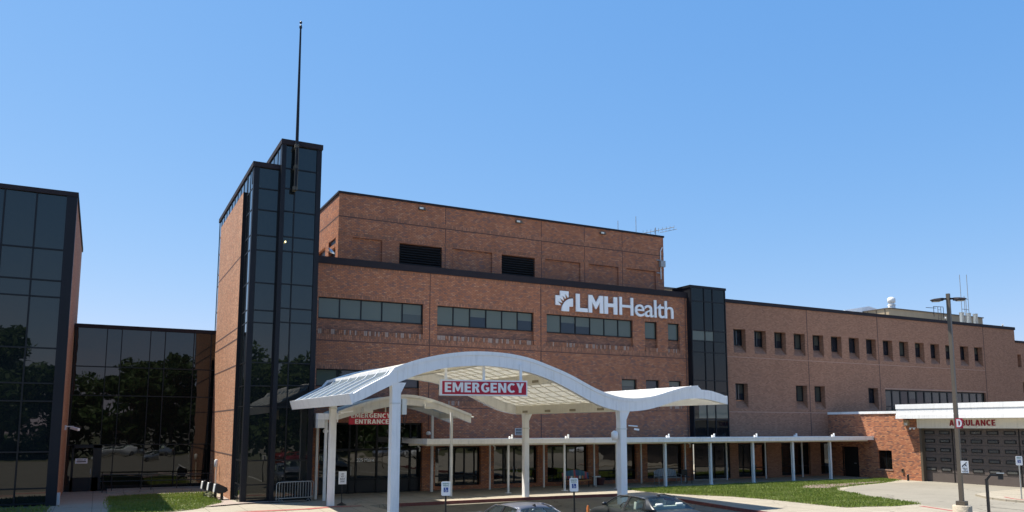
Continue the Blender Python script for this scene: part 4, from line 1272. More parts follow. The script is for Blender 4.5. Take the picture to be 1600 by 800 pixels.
# ------------------------------------------------------------------ arched entrance canopy
ac = thing('entrance_canopy', 'smaller cream arched canopy over the entrance doors behind the big canopy', 'canopy', (14.4, 41.3, 0))
at = smooth_tab([(10.86, 4.45), (11.91, 4.83), (13.27, 5.21), (14.3, 5.38), (15.24, 5.33), (16.54, 4.99), (17.69, 4.57), (18.31, 4.36)], 10.86, 18.31, 40, 4)
ab = smooth_tab([(10.86, 4.04), (11.92, 4.36), (13.29, 4.69), (14.5, 4.86), (15.8, 4.74), (16.92, 4.40), (18.04, 4.0), (18.31, 3.9)], 10.86, 18.31, 40, 4)
b = MB(); b.strip_band(at, ab, 40.0, 40.25); b.strip_band([(x, z + .03) for x, z in at], [(x, z - .12) for x, z in at], 39.95, 39.998); b.build('arch_beam', M['cream'], ac)
b = MB(); b.strip_band(at, ab, 42.75, 43.0); b.build('arch_beam', M['cream'], ac)
b = MB(); b.strip_band([(x, z - .08) for x, z in at], [(x, z - .13) for x, z in at], 40.26, 42.74); b.build('roof_panel', M['roof_panel'], ac)
for x in (11.2, 13.4, 15.6, 17.6):
    zt, zb = lerp(at, x), lerp(ab, x)
    b = MB(); b.box(x - .08, x + .08, 40.252, 42.748, zb, zt - .14); b.build('girder', M['cream'], ac)
b = MB(); b.box(9.85, 10.855, 40.02, 43.3, 4.05, 4.36); b.build('side_beam', M['white'], ac)
b = MB(); b.box(9.85, 10.2, 40.02, 42.9, 3.62, 4.05); b.build('gutter', M['white_dirty'], ac)
for x, y in ((10.1, 41.1), (10.3, 40.15), (17.12, 42.75)):
    b = MB(); b.box(x - .065, x + .065, y - .065, y + .065, 0, lerp(ab, max(x, 11)) if x > 11 else 4.05); b.build('post', M['white_dirty'], ac)
b = MB(); b.tube([(18.25, 40.1, 4.25), (18.5, 40.1, 4.22)], .05, 6); b.build('spout', M['cream'], ac)
for k, (x, lb_) in enumerate(((12.35, 'small cream floodlight on the left part of the arched entrance beam'), (15.75, 'small cream floodlight on the right part of the arched entrance beam'))):
    o = thing('floodlight', lb_, 'floodlight', (x, 39.9, 4.6), 'floodlights on the arched beam')
    zc = lerp(ab, x) + .08
    b = MB(); b.box(x - .26, x + .26, 39.72, 39.94, zc - .16, zc + .12); b.build('housing', M['cream'], o)
    b = MB(); b.box(x - .2, x + .2, 39.708, 39.718, zc - .08, zc + .07); b.build('lens', M['glow_off'], o)
es = thing('entrance_sign', 'red sign lettered EMERGENCY ENTRANCE under the arched canopy', 'sign', (12.9, 40.35, 4.1))
b = MB(); b.box(11.53, 13.86, 40.32, 40.42, 3.80, 4.44); b.build('sign_face', M['red_sign'], es)
b = MB(); block_text(b, 'EMERGENCY', (11.63, 40.315, 4.15), (1, 0, 0), (0, 0, 1), 2.12, .235, .015)
block_text(b, 'ENTRANCE', (11.84, 40.315, 3.84), (1, 0, 0), (0, 0, 1), 1.82, .235, .015); b.build('lettering', M['letter_grey'], es)
for x in (11.9, 13.5):
    b = MB(); b.box(x - .03, x + .03, 40.35, 40.4, 4.44, 4.8); b.build('hanger', M['cream'], es)
for k, (x, y, z, lb_) in enumerate(((10.45, 40.9, 3.35, 'white wall lamp beside the left entrance post'), (17.15, 43.5, 3.2, 'round white wall lamp on the brick pier right of the entrance'))):
    o = thing('wall_lamp', lb_, 'lamp', (x, y, z))
    b = MB(); b.lathe((x, y - .08, z), [(.03, 0), (.13, .04), (.15, .12), (.08, .22)], 12); b.build('shade', M['white'], o)
    b = MB(); b.box(x - .05, x + .05, y - .05, y + .1, z + .05, z + .15); b.build('bracket', M['white_dirty'], o)

# ------------------------------------------------------------------ covered walkway
wk = thing('covered_walkway', 'long flat white covered walkway on slim posts along the brick facade', 'walkway canopy', (33, 41.5, 0))
b = MB(); b.box(15.6, 50.55, 39.66, 43.55, 2.90, 3.0); b.build('roof', M['white'], wk)
b = MB(); b.box(15.55, 50.8, 39.58, 39.66, 2.76, 3.03); b.box(15.55, 50.8, 39.545, 39.58, 2.94, 3.035); b.box(15.55, 15.62, 39.66, 43.5, 2.76, 3.03); b.build('fascia', M['white'], wk)
b = MB(); b.box(15.7, 50.4, 42.6, 42.8, 2.62, 2.9); b.box(15.7, 50.4, 39.95, 40.12, 2.66, 2.9); b.build('rafter_beam', M['cream'], wk)
for k in range(9):
    x = 16.96 + 3.69 * k
    b = MB()
    if k == 0:
        b.box(x - .065, x + .065, 39.53, 39.66, 0, 4.45)
    elif k < 4:
        b.box(x - .05, x + .05, 39.99, 40.09, 0, 2.66)
    else:
        for s in (-1, 1):
            b.box(x - .075, x + .075, 40.04 + s * .075 - .012, 40.04 + s * .075 + .012, 0, 2.66)
        b.box(x - .012, x + .012, 39.978, 40.102, 0, 2.66)
    c0 = b.build('post', M['white_dirty'], wk)
    if k > 0:
        b = MB(); b.box(x - .14, x + .14, 39.9, 40.18, 0, .03); b.build('base_plate', M['white_dirty'], c0)
        b = MB(); b.box(x - .12, x - .02, 39.62, 39.76, 2.98, 3.16); b.box(x + .03, x + .09, 39.62, 39.72, 2.98, 3.26); b.build('cap', M['white'], c0)
    b = MB(); b.box(x + .16 - .04, x + .16 + .04, 42.69, 42.77, 0, 2.62); b.build('post', M['white_dirty'], wk)
for x in (16.2, 20.95, 35.8):
    b = MB(); b.tube([(x, 42.6, 2.6), (x + .1, 42.55, 2.5), (x + .1, 42.6, 2.3)], .045, 6); b.build('downspout', M['white_dirty'], wk)

# ------------------------------------------------------------------ ambulance garage
ag = thing('ambulance_garage', 'low orange brick ambulance garage with white canopy band and brown doors', 'building', (55, 32, 0))
AX = 50.6
b = MB()
wall_grid(b, 'x', AX, 35.88, FY, -.1, 4.66, [(38.15, 39.32, .68, 2.03, .22), (41.05, 42.3, 0, 2.15, .12)])
b.poly([(AX, 35.88, -.1), (AX + .35, 35.88, -.1), (AX + .35, 35.88, 4.66), (AX, 35.88, 4.66)])
b.build('brick_wall', M['brick_garage'], ag)
b = MB(); b.box(AX - .06, AX + .5, 35.9, FY - .01, 4.66, 4.84); b.build('coping', M['white'], ag)
b = MB(); b.box(AX + .1, 66, 12, FY - .01, 4.45, 4.6); b.build('roof', M['roof_grey'], ag)
b = MB(); b.box(AX + .16, AX + .2, 38.15, 39.32, .68, 2.03); w_ = b.build('window', M['mullion'], ag)
b = MB()
for y0, y1 in ((38.2, 38.7), (38.76, 39.28)):
    b.poly([(AX + .155, y1, .75), (AX + .155, y0, .75), (AX + .155, y0, 1.97), (AX + .155, y1, 1.97)])
b.build('pane', M['glass_low'], w_)
b = MB(); b.box(AX - .03, AX + .15, 38.1, 39.37, .60, .68); b.build('sill', M['stone'], w_)
b = MB(); b.box(AX + .06, AX + .12, 41.05, 42.3, 0, 2.15); d_ = b.build('door', M['black'], ag)
b = MB(); b.box(AX - .02, AX + .02, 42.3, 42.38, 0, 2.2); b.box(AX - .02, AX + .02, 40.97, 41.05, 0, 2.2); b.box(AX - .02, AX + .02, 40.97, 42.38, 2.15, 2.22); b.build('frame', M['mullion'], d_)
b = MB(); b.bar((AX + .0, 41.2, 1.0), (AX + .0, 41.35, 1.0), .06); b.build('handle', M['galv'], d_)
# white canopy band
CX = 49.92
b = MB(); b.box(CX, AX + 1.0, 12, 37.1, 4.28, 5.25); b.build('canopy_band', M['white'], ag)
b = MB(); b.box(CX - .035, CX - .002, 12, 37.12, 4.95, 5.27); b.box(CX - .05, CX - .002, 12, 37.14, 4.28, 4.55); b.build('band_trim', M['white'], ag)
b = MB()
for y in (36.0, 33.0, 30.0, 27.0, 24.0):
    b.box(CX - .007, CX - .001, y - .01, y + .01, 4.58, 4.93)
b.build('seam', M['batten'], ag)
b = MB(); b.box(AX - .10, AX + .3, 12, 35.98, 3.62, 4.27); sp = b.build('sign_board', M['cream'], ag)
b = MB(); block_text(b, 'AMBULANCE', (AX - .102, 33.58, 3.79), (0, -1, 0), (0, 0, 1), 3.06, .38, .03, 0, .13); b.build('lettering', M['letter_red'], sp)
GX = AX + .35
b = MB(); b.box(GX, GX + .08, 12, 35.85, 0, 3.62); gd = b.build('garage_door', M['garage_door'], ag)
b = MB(); b.box(AX - .02, GX + .02, 35.74, 35.9, 0, 3.62); b.build('door_jamb', M['bronze_pole'], ag)
b = MB()
for z in (.62, 1.22, 1.86, 2.5, 3.1):
    b.box(GX - .006, GX - .001, 12, 35.7, z - .008, z + .008)
for y in (33.74, 29.38, 26.1):
    b.box(GX - .03, GX - .001, y - .03, y + .03, 0, 3.6)
b.build('door_rail', M['black'], gd)
for r, z in enumerate((3.33, 2.76, 2.15, 1.5, .86)):
    for k in range(9):
        y = 35.38 - 1.09 * k
        b = MB(); b.box(GX - .03, GX - .001, y - .37, y + .37, z - .12, z + .12)
        w_ = b.build('door_window', M['black'], gd)
        b = MB(); b.poly([(GX - .033, y + .30, z - .07), (GX - .033, y - .30, z - .07), (GX - .033, y - .30, z + .07), (GX - .033, y + .30, z + .07)]); b.build('pane', M['garage_glass'], w_)
o = thing('wall_lamp', 'tan wall pack lamp under the ambulance canopy corner', 'lamp', (AX - .1, 36.75, 3.9))
b = MB(); b.box(AX - .18, AX, 36.6, 36.95, 3.8, 4.18); b.build('housing', M['tan'], o)
b = MB(); b.box(AX - .19, AX - .182, 36.65, 36.9, 3.82, 4.0); b.build('lens', M['glow_off'], o)
o = thing('twin_spot', 'pair of tiny white spotlights beside the ambulance door', 'spotlight', (AX - .1, 36.3, 3.55))
for y in (36.5, 36.2):
    b = MB(); b.lathe((AX - .12, y, 3.52), [(.03, 0), (.07, .04), (.06, .12)], 10); b.build('lamp_head', M['white'], o)
b = MB(); b.box(AX - .12, AX - .001, 36.15, 36.55, 3.62, 3.67); b.build('bracket', M['white_dirty'], o)
b = MB(); b.tube([(50.1, 36.6, 0), (50.1, 36.6, .42)], .07, 8); b.lathe((50.1, 36.6, .42), [(.07, 0), (.04, .04)], 8); tag(b.build('bollard', M['black']), 'short black stub post at the foot of the orange brick wall', 'bollard')
o = thing('wall_box', 'small dark outlet box low on the orange ambulance wall', 'electrical box', (AX - .05, 37.3, .6))
b = MB(); b.box(AX - .08, AX - .001, 37.25, 37.4, .5, .78); b.build('box', M['bronze_pole'], o)
b = MB(); b.box(AX - .09, AX - .082, 37.27, 37.38, .62, .76); b.build('lid', M['black'], o)

# ------------------------------------------------------------------ street furniture
lp = thing('lamp_post', 'tall bronze square lamp post with two flat lamp heads on a concrete base', 'street lamp', (27.35, 17.92, 0))
b = MB(); b.lathe((27.35, 17.92, -.15), [(.31, 0), (.31, 1.08), (.29, 1.1), (.0, 1.1)], 24); b.build('base', M['base_concrete'], lp)
ang = math.radians(12); ca, sa = math.cos(ang), math.sin(ang)
def rotbox(mb, cx, cy, hx, hy, z0, z1, hx1=None, mat=0, sx=0, sy=0):
    hx1 = hx if hx1 is None else hx1
    mb.mesh([(cx + ca * u * h - sa * v * h, cy + sa * u * h + ca * v * h, z) for h, z in ((hx, z0), (hx1, z1)) for u, v in ((-1, -1), (1, -1), (1, 1), (-1, 1))],
            [(0, 3, 2, 1), (4, 5, 6, 7), (0, 1, 5, 4), (1, 2, 6, 5), (2, 3, 7, 6), (3, 0, 4, 7)], mat)


b = MB(); rotbox(b, 27.35, 17.92, .15, .15, .955, 1.10); b.build('base_cover', M['bronze_pole'], lp)
b = MB(); rotbox(b, 27.35, 17.92, .066, .066, 1.10, 8.55, .056); b.build('pole', M['bronze_pole'], lp)
vd = Vector((27.35, 17.92, 0)).normalized(); rt = Vector((vd.y, -vd.x, 0))
for s, tilt in ((-1, -.02), (1, .04)):
    d = (rt * s + vd * (.25 * s)).normalized(); n_ = Vector((-d.y, d.x, 0))
    p0 = Vector((27.35, 17.92, 8.36)) + d * .07; p1 = p0
    b = MB(); b.bar(p0, p0 + d * .12, .08, .06)
    # tapered flat head
    a0 = p0 + d * .1; 
    vs = []
    for t, w, h in ((0, .09, .06), (.12, .19, .05), (.34, .17, .035), (.42, .07, .015)):
        c_ = a0 + d * t + Vector((0, 0, -.03 * t / .52))
        vs += [c_ - n_ * w + Vector((0, 0, -h)), c_ + n_ * w + Vector((0, 0, -h)), c_ + n_ * w * .8 + Vector((0, 0, h * .6)), c_ - n_ * w * .8 + Vector((0, 0, h * .6))]
    fs = []
    for i in range(3):
        for k in range(4):
            fs.append((i * 4 + k, i * 4 + (k + 1) % 4, i * 4 + 4 + (k + 1) % 4, i * 4 + 4 + k))
    fs += [(3, 2, 1, 0), (12, 13, 14, 15)]
    b.mesh(vs, fs, 0)
    h_ = b.build('lamp_head', M['coping'], lp)
    b = MB(); c_ = a0 + d * .23 + Vector((0, 0, -.078)); b.obox(c_, d * .13, n_ * .12, Vector((0, 0, .012))); b.build('lens', M['bench_steel'], h_)

def sign_axes(x, y):
    f = Vector((x, y, 0)).normalized()      # away from the street
    return Vector((f.y, -f.x, 0)), f


# red D panel and pedestrian plate strapped to the lamp pole
xd, fd = sign_axes(27.05, 17.75)
ds = thing('lot_letter_sign', 'red panel with white letter D strapped to the lamp post', 'sign', (27.2, 17.75, 3.84))
cD = Vector((27.24, 17.72, 3.84)) - xd * .025
b = MB(); b.obox(cD, xd * .115, fd * .012, Vector((0, 0, .18))); b.build('plate', M['red_sign'], ds)
b = MB(); block_text(b, 'D', cD - fd * .013 - xd * .085 - Vector((0, 0, .14)), xd, (0, 0, 1), .17, .28, .006); b.build('lettering', M['sign_white'], ds)
ps = thing('pedestrian_sign', 'narrow white pedestrian sign strapped to the lamp post below the letter panel', 'sign', (27.3, 17.72, 2.33))
cP = Vector((27.30, 17.74, 2.30)) + xd * .04
b = MB(); b.obox(cP, xd * .12, fd * .012, Vector((0, 0, .21))); b.build('plate', M['sign_white'], ps)
b = MB()
for q in (((.035, .13), (-.05, .05)), ((-.01, .10), (.055, .03)), ((-.05, .06), (-.08, .0))):
    p0 = cP + xd * q[0][0] - fd * .014 + Vector((0, 0, q[0][1])); p1 = cP + xd * q[1][0] - fd * .014 + Vector((0, 0, q[1][1]))
    b.bar(p0, p1, .03, .006, up=fd)
b.obox(cP + xd * .05 - fd * .014 + Vector((0, 0, .155)), xd * .016, fd * .003, Vector((0, 0, .016)))
for z, w, t_ in ((-.055, .16, 'YIELD'), (-.105, .08, 'TO'), (-.155, .18, 'PEDS')):
    text(b, t_, cP - fd * .013 + Vector((0, 0, z)), xd, (0, 0, 1), w, .036, .004, 0, .01, center=True)
b.build('print', M['ink'], ps)


def park_sign(x, y, ztop, zb, label, lean=0., w=.30, h=.46, post='black'):
    o = thing('parking_sign', label, 'sign', (x, y, zb), 'accessible parking signs')
    xd, fd = sign_axes(x, y)
    xd = (xd * .8 + Vector((1, 0, 0)) * .35).normalized(); fd = Vector((-xd.y, xd.x, 0))
    up_ = Vector((lean, 0, 1)).normalized()
    c = Vector((x, y, ztop - h / 2))
    b = MB(); b.bar(Vector((x - lean * ztop * .8, y, zb)) + fd * .035, c + fd * .035 + up_ * .15, .05, .04); b.build('post', M[post], o)
    b = MB(); ch = .03
    pts = [(-w / 2 + ch, -h / 2), (w / 2 - ch, -h / 2), (w / 2, -h / 2 + ch), (w / 2, h / 2 - ch), (w / 2 - ch, h / 2), (-w / 2 + ch, h / 2), (-w / 2, h / 2 - ch), (-w / 2, -h / 2 + ch)]
    F_ = [c + xd * u + up_ * v - fd * .006 for u, v in pts]; B_ = [c + xd * u + up_ * v + fd * .006 for u, v in pts]
    b.poly(F_); b.poly(B_[::-1])
    for i in range(8):
        b.poly([F_[i], B_[i], B_[(i + 1) % 8], F_[(i + 1) % 8]])
    b.build('plate', M['sign_white'], o)
    b = MB(); text(b, 'RESERVED', c - fd * .007 + up_ * .16, xd, up_, w * .72, .045, .004, 0, .01, center=True)
    text(b, 'PARKING', c - fd * .007 + up_ * .095, xd, up_, w * .64, .04, .004, 0, .01, center=True); b.build('lettering', M['green_ink'], o)
    b = MB(); b.obox(c - fd * .009 - up_ * .04, xd * .075, fd * .002, up_ * .075); p_ = b.build('symbol', M['blue_ink'], o)
    b = MB(); q = c - fd * .013 - up_ * .04
    b.obox(q + up_ * .052 - xd * .012, xd * .013, fd * .002, up_ * .013)
    b.bar(q + up_ * .035 - xd * .012, q - up_ * .008 - xd * .006, .014, .004, up=fd); b.bar(q - up_ * .008 - xd * .006, q - up_ * .008 + xd * .03, .014, .004, up=fd)
    b.bar(q - up_ * .008 + xd * .03, q - up_ * .045 + xd * .045, .014, .004, up=fd)
    for k in range(9):
        a0, a1 = math.radians(150 + k * 22), math.radians(172 + k * 22)
        r = .036
        b.bar(q - up_ * .02 + xd * r * math.cos(a0) + up_ * r * math.sin(a0), q - up_ * .02 + xd * r * math.cos(a1) + up_ * r * math.sin(a1), .011, .004, up=fd)
    b.build('wheelchair', M['sign_white'], p_)
    return o


park_sign(10.3, 24.45, 1.90, ROAD, 'accessible parking sign standing before the entrance doors, left of both cars')
park_sign(14.84, 23.78, 1.92, ROAD, 'slightly leaning accessible parking sign between the two parked cars', lean=-.025)
park_sign(41.55, 24.05, 2.24, .10, 'accessible parking sign on the island in front of the brown garage doors', post='galv')

ss = thing('door_sign', 'white notice sign on a thin stand with black foot beside the left canopy column', 'sign', (10.45, 37.45, 0))
b = MB(); b.lathe((10.45, 37.45, 0), [(.24, 0), (.22, .04), (.05, .12), (.03, .16)], 16); b.build('foot', M['black'], ss)
b = MB(); b.tube([(10.45, 37.45, .1), (10.45, 37.45, 1.0)], .02, 8); b.build('pole', M['black'], ss)
b = MB(); b.box(10.27, 10.65, 37.43, 37.445, .98, 1.58); b.build('plate', M['sign_white'], ss)
b = MB()
for t_, z, w in (('DO', 1.46, .1), ('NOT', 1.345, .14), ('BLOCK', 1.23, .23), ('DOOR', 1.11, .2)):
    text(b, t_, (10.46, 37.428, z), (1, 0, 0), (0, 0, 1), w, .075, .004, 0, .01, center=True)
b.build('lettering', M['ink'], ss)

ic = thing('gooseneck_reader', 'black gooseneck intercom post beside the ambulance drive', 'intercom', (24.2, 15.0, ROAD))
xd, fd = sign_axes(24.2, 15.0)
P0 = Vector((24.2, 15.02, ROAD)); 
b = MB(); b.bar(P0, P0 + Vector((0, 0, 2.28)), .065); b.bar(P0 + Vector((0, 0, 2.25)), P0 + xd * .11 + Vector((0, 0, 2.40)), .06); b.bar(P0 + xd * .09 + Vector((0, 0, 2.40)), P0 + xd * .30 + Vector((0, 0, 2.40)), .055); b.build('post', M['black'], ic)
b = MB(); c = P0 + xd * .37 + Vector((0, 0, 2.36)); b.obox(c, xd * .07, fd * .07, Vector((0, 0, .085))); b.build('reader_box', M['ink'], ic)
b = MB(); b.obox(c - fd * .03 + Vector((0, 0, .10)), xd * .10, fd * .10, Vector((0, 0, .01))); b.build('hood', M['galv'], ic)

# crowd barriers leaning by the tower
def barrier(x, y, rz, label):
    o = thing('crowd_barrier', label, 'barrier', (x, y, 0), 'steel crowd barriers')
    o.rotation_euler.z = rz
    L_ = 1.75
    b = MB(); r = .016
    pts = [(-L_ / 2, 0, .12), (-L_ / 2, 0, .86)] + [(-L_ / 2 + .12 - .12 * math.cos(a), 0, .86 + .12 * math.sin(a)) for a in (math.pi / 6, math.pi / 3, math.pi / 2)] + [(L_ / 2 - .12 + .12 * math.sin(a), 0, .86 + .12 * math.cos(a)) for a in (0, math.pi / 6, math.pi / 3, math.pi / 2)] + [(L_ / 2, 0, .12)]
    b.tube(pts, r, 8); b.tube([(-L_ / 2, 0, .2), (L_ / 2, 0, .2)], r * .8, 6)
    local_build(b, 'frame', M['galv'], o)
    b = MB()
    for k in range(1, 13):
        xx = -L_ / 2 + L_ * k / 13
        b.tube([(xx, 0, .2), (xx, 0, .98)], .008, 5)
    local_build(b, 'bars', M['galv'], o)
    for s in (-1, 1):
        b = MB(); b.tube([(s * L_ * .42, -.28, .03), (s * L_ * .42, 0, .13), (s * L_ * .42, .28, .03)], .016, 6); local_build(b, 'foot', M['galv'], o)
    return o


barrier(8.78, 40.05, .12, 'front steel crowd barrier leaning at the foot of the tower')
barrier(8.95, 40.28, .16, 'rear steel crowd barrier between the front one and the tower glass')

# seats and pipe at the tower flank
for k, (x, y, lb_) in enumerate(((5.66, 42.55, 'black hooded ground floodlight nearest the tower corner, first of three'), (5.5, 43.75, 'black hooded ground floodlight in the middle of three by the brick flank'), (5.35, 45.0, 'black hooded ground floodlight farthest back of three by the brick flank'))):
    o = thing('ground_floodlight', lb_, 'floodlight', (x, y, 0), 'floodlights at the tower foot')
    b = MB(); b.prism_y([(x - .30, .46), (x - .26, .80), (x - .14, .86), (x + .30, .64), (x + .34, .50), (x + .22, .40), (x - .1, .36)], y - .24, y + .24); h_ = b.build('housing', M['black'], o)
    b = MB(); b.mesh([(x - .325, y - .25, .45), (x - .325, y + .25, .45), (x - .285, y + .25, .81), (x - .285, y - .25, .81), (x - .30, y - .25, .44), (x - .30, y + .25, .44), (x - .255, y + .25, .83), (x - .255, y - .25, .83)], [(3, 2, 1, 0), (4, 5, 6, 7), (0, 4, 7, 3), (1, 2, 6, 5), (3, 7, 6, 2), (0, 1, 5, 4)]); b.build('rim', M['white_dirty'], h_)
    for s_ in (-.2, .2):
        b = MB(); b.box(x + .05, x + .13, y + s_ - .03, y + s_ + .03, 0, .42); b.build('leg', M['black'], o)
    b = MB(); b.box(x - .02, x + .2, y - .26, y + .26, 0, .06); b.build('foot', M['black'], o)
pp = thing('meter_pipe', 'pale upright pipe with a grey meter head against the tower brick flank', 'pipe', (6.0, 47.2, 0))
b = MB(); b.tube([(6.02, 47.2, 0), (6.02, 47.2, 1.5)], .035, 8); b.build('pipe', M['cream'], pp)
b = MB(); b.lathe((6.0, 47.2, 1.45), [(.07, 0), (.10, .05), (.10, .36), (.05, .42)], 12); b.build('meter', M['white_dirty'], pp)
b = MB()
for k in range(260):
    a = random.uniform(0, 6.28); r = random.uniform(0, .5); z = .05 + random.uniform(0, .32) * (1 - r)
    c = Vector((5.45 + r * math.cos(a) * .6, 44.6 + r * math.sin(a) * 2.2, z)); s = .07
    t = Vector((random.gauss(0, 1), random.gauss(0, 1), random.gauss(0, 1))).normalized(); u = t.orthogonal().normalized()
    b.poly([c - t * s, c + u * s * .5, c + t * s, c - u * s * .5])
tag(b.build('low_shrub', M['leaf_pale']), 'low pale grey-green shrub around the black ground floodlights', 'plant')

# benches under the walkway
def bench(x, y, w, label, mats, arch=.18, group=None, slats=True):
    o = thing('park_bench', label, 'bench', (x, y, 0))
    b = MB(); b.box(x - w / 2, x + w / 2, y - .25, y + .2, .41, .45); b.build('seat', mats[1], o)
    b = MB(); n = 14
    for i in range(n):
        x0, x1 = x - w / 2 + w * i / n, x - w / 2 + w * (i + 1) / n
        u = (i + .5) / n * 2 - 1; zt = .86 + arch * (1 - u * u)
        g = .02 if slats else 0
        b.obox(((x0 + x1) / 2, y + .26, (.5 + zt) / 2), ((x1 - x0) / 2 - g, 0, 0), (0, .015, .0), (0, .05, (zt - .5) / 2), i % len(mats[0]) if isinstance(mats[0], list) else 0)
    b.build('backrest', mats[0], o)
    for s in (-1, 1):
        b = MB(); b.tube([(x + s * w / 2, y - .25, 0), (x + s * w / 2, y - .25, .63), (x + s * w / 2, y + .22, .66)], .025, 6); b.tube([(x + s * w / 2, y + .22, 0), (x + s * w / 2, y + .24, .66)], .025, 6); b.build('leg', mats[2], o)
    return o


paint_cols = [plain('mural_blue', (.02, .07, .13), .5), plain('mural_teal', (.03, .12, .14), .5), plain('mural_red', (.32, .05, .06), .5), plain('mural_orange', (.42, .18, .05), .5), plain('mural_cream', (.55, .5, .42), .5)]
o = bench(26.3, 41.7, 1.9, 'colourful painted bench with arched back under the covered walkway', ([paint_cols[2], paint_cols[0], paint_cols[0], paint_cols[1], paint_cols[0], paint_cols[1]], paint_cols[3], M['black']), .2, slats=False)
b = MB()
for k in range(8):
    b.box(25.5 + k * .2, 25.62 + k * .2, 41.86, 41.875, .52, .7, k % 3)
b.build('painted_band', [paint_cols[3], paint_cols[2], paint_cols[4]], o)
bench(32.9, 41.3, 1.8, 'grey metal slatted bench under the covered walkway near the lawn', (M['bench_steel'], M['bench_steel'], M['bench_steel']), .16)
o = thing('side_table', 'small white-topped stand beside the painted bench', 'table', (27.6, 41.7, 0))
b = MB(); b.box(27.42, 27.85, 41.5, 41.85, .6, .65); b.build('top', M['white_dirty'], o)
b = MB(); b.tube([(27.62, 41.68, 0), (27.62, 41.68, .6)], .03, 6); b.build('leg', M['white_dirty'], o)
o = thing('planter', 'dark red round planter at the foot of the brick pier', 'planter', (28.75, 42.9, 0))
b = MB(); b.lathe((28.75, 42.9, 0), [(.22, 0), (.32, .4), (.34, .45), (.28, .46)], 14); b.build('pot', plain('dark_red_pot', (.06, .02, .025), .6), o)
b = MB(); b.lathe((28.6, 42.8, .42), [(.1, 0), (.15, .12), (.06, .25)], 10); b.build('soil', M['mulch'], o)
o = thing('side_chair', 'black metal chair beside the grey walkway bench', 'chair', (34.6, 41.5, 0))
b = MB(); b.box(34.35, 34.85, 41.2, 41.7, .42, .46); b.build('seat', M['black'], o)
b = MB(); b.box(34.35, 34.85, 41.66, 41.7, .5, .9); b.build('backrest', M['black'], o)
for sx in (34.37, 34.83):
    for sy in (41.22, 41.68):
        b = MB(); b.tube([(sx, sy, 0), (sx, sy, .9 if sy > 41.5 else .65)], .018, 6); b.build('leg', M['black'], o)

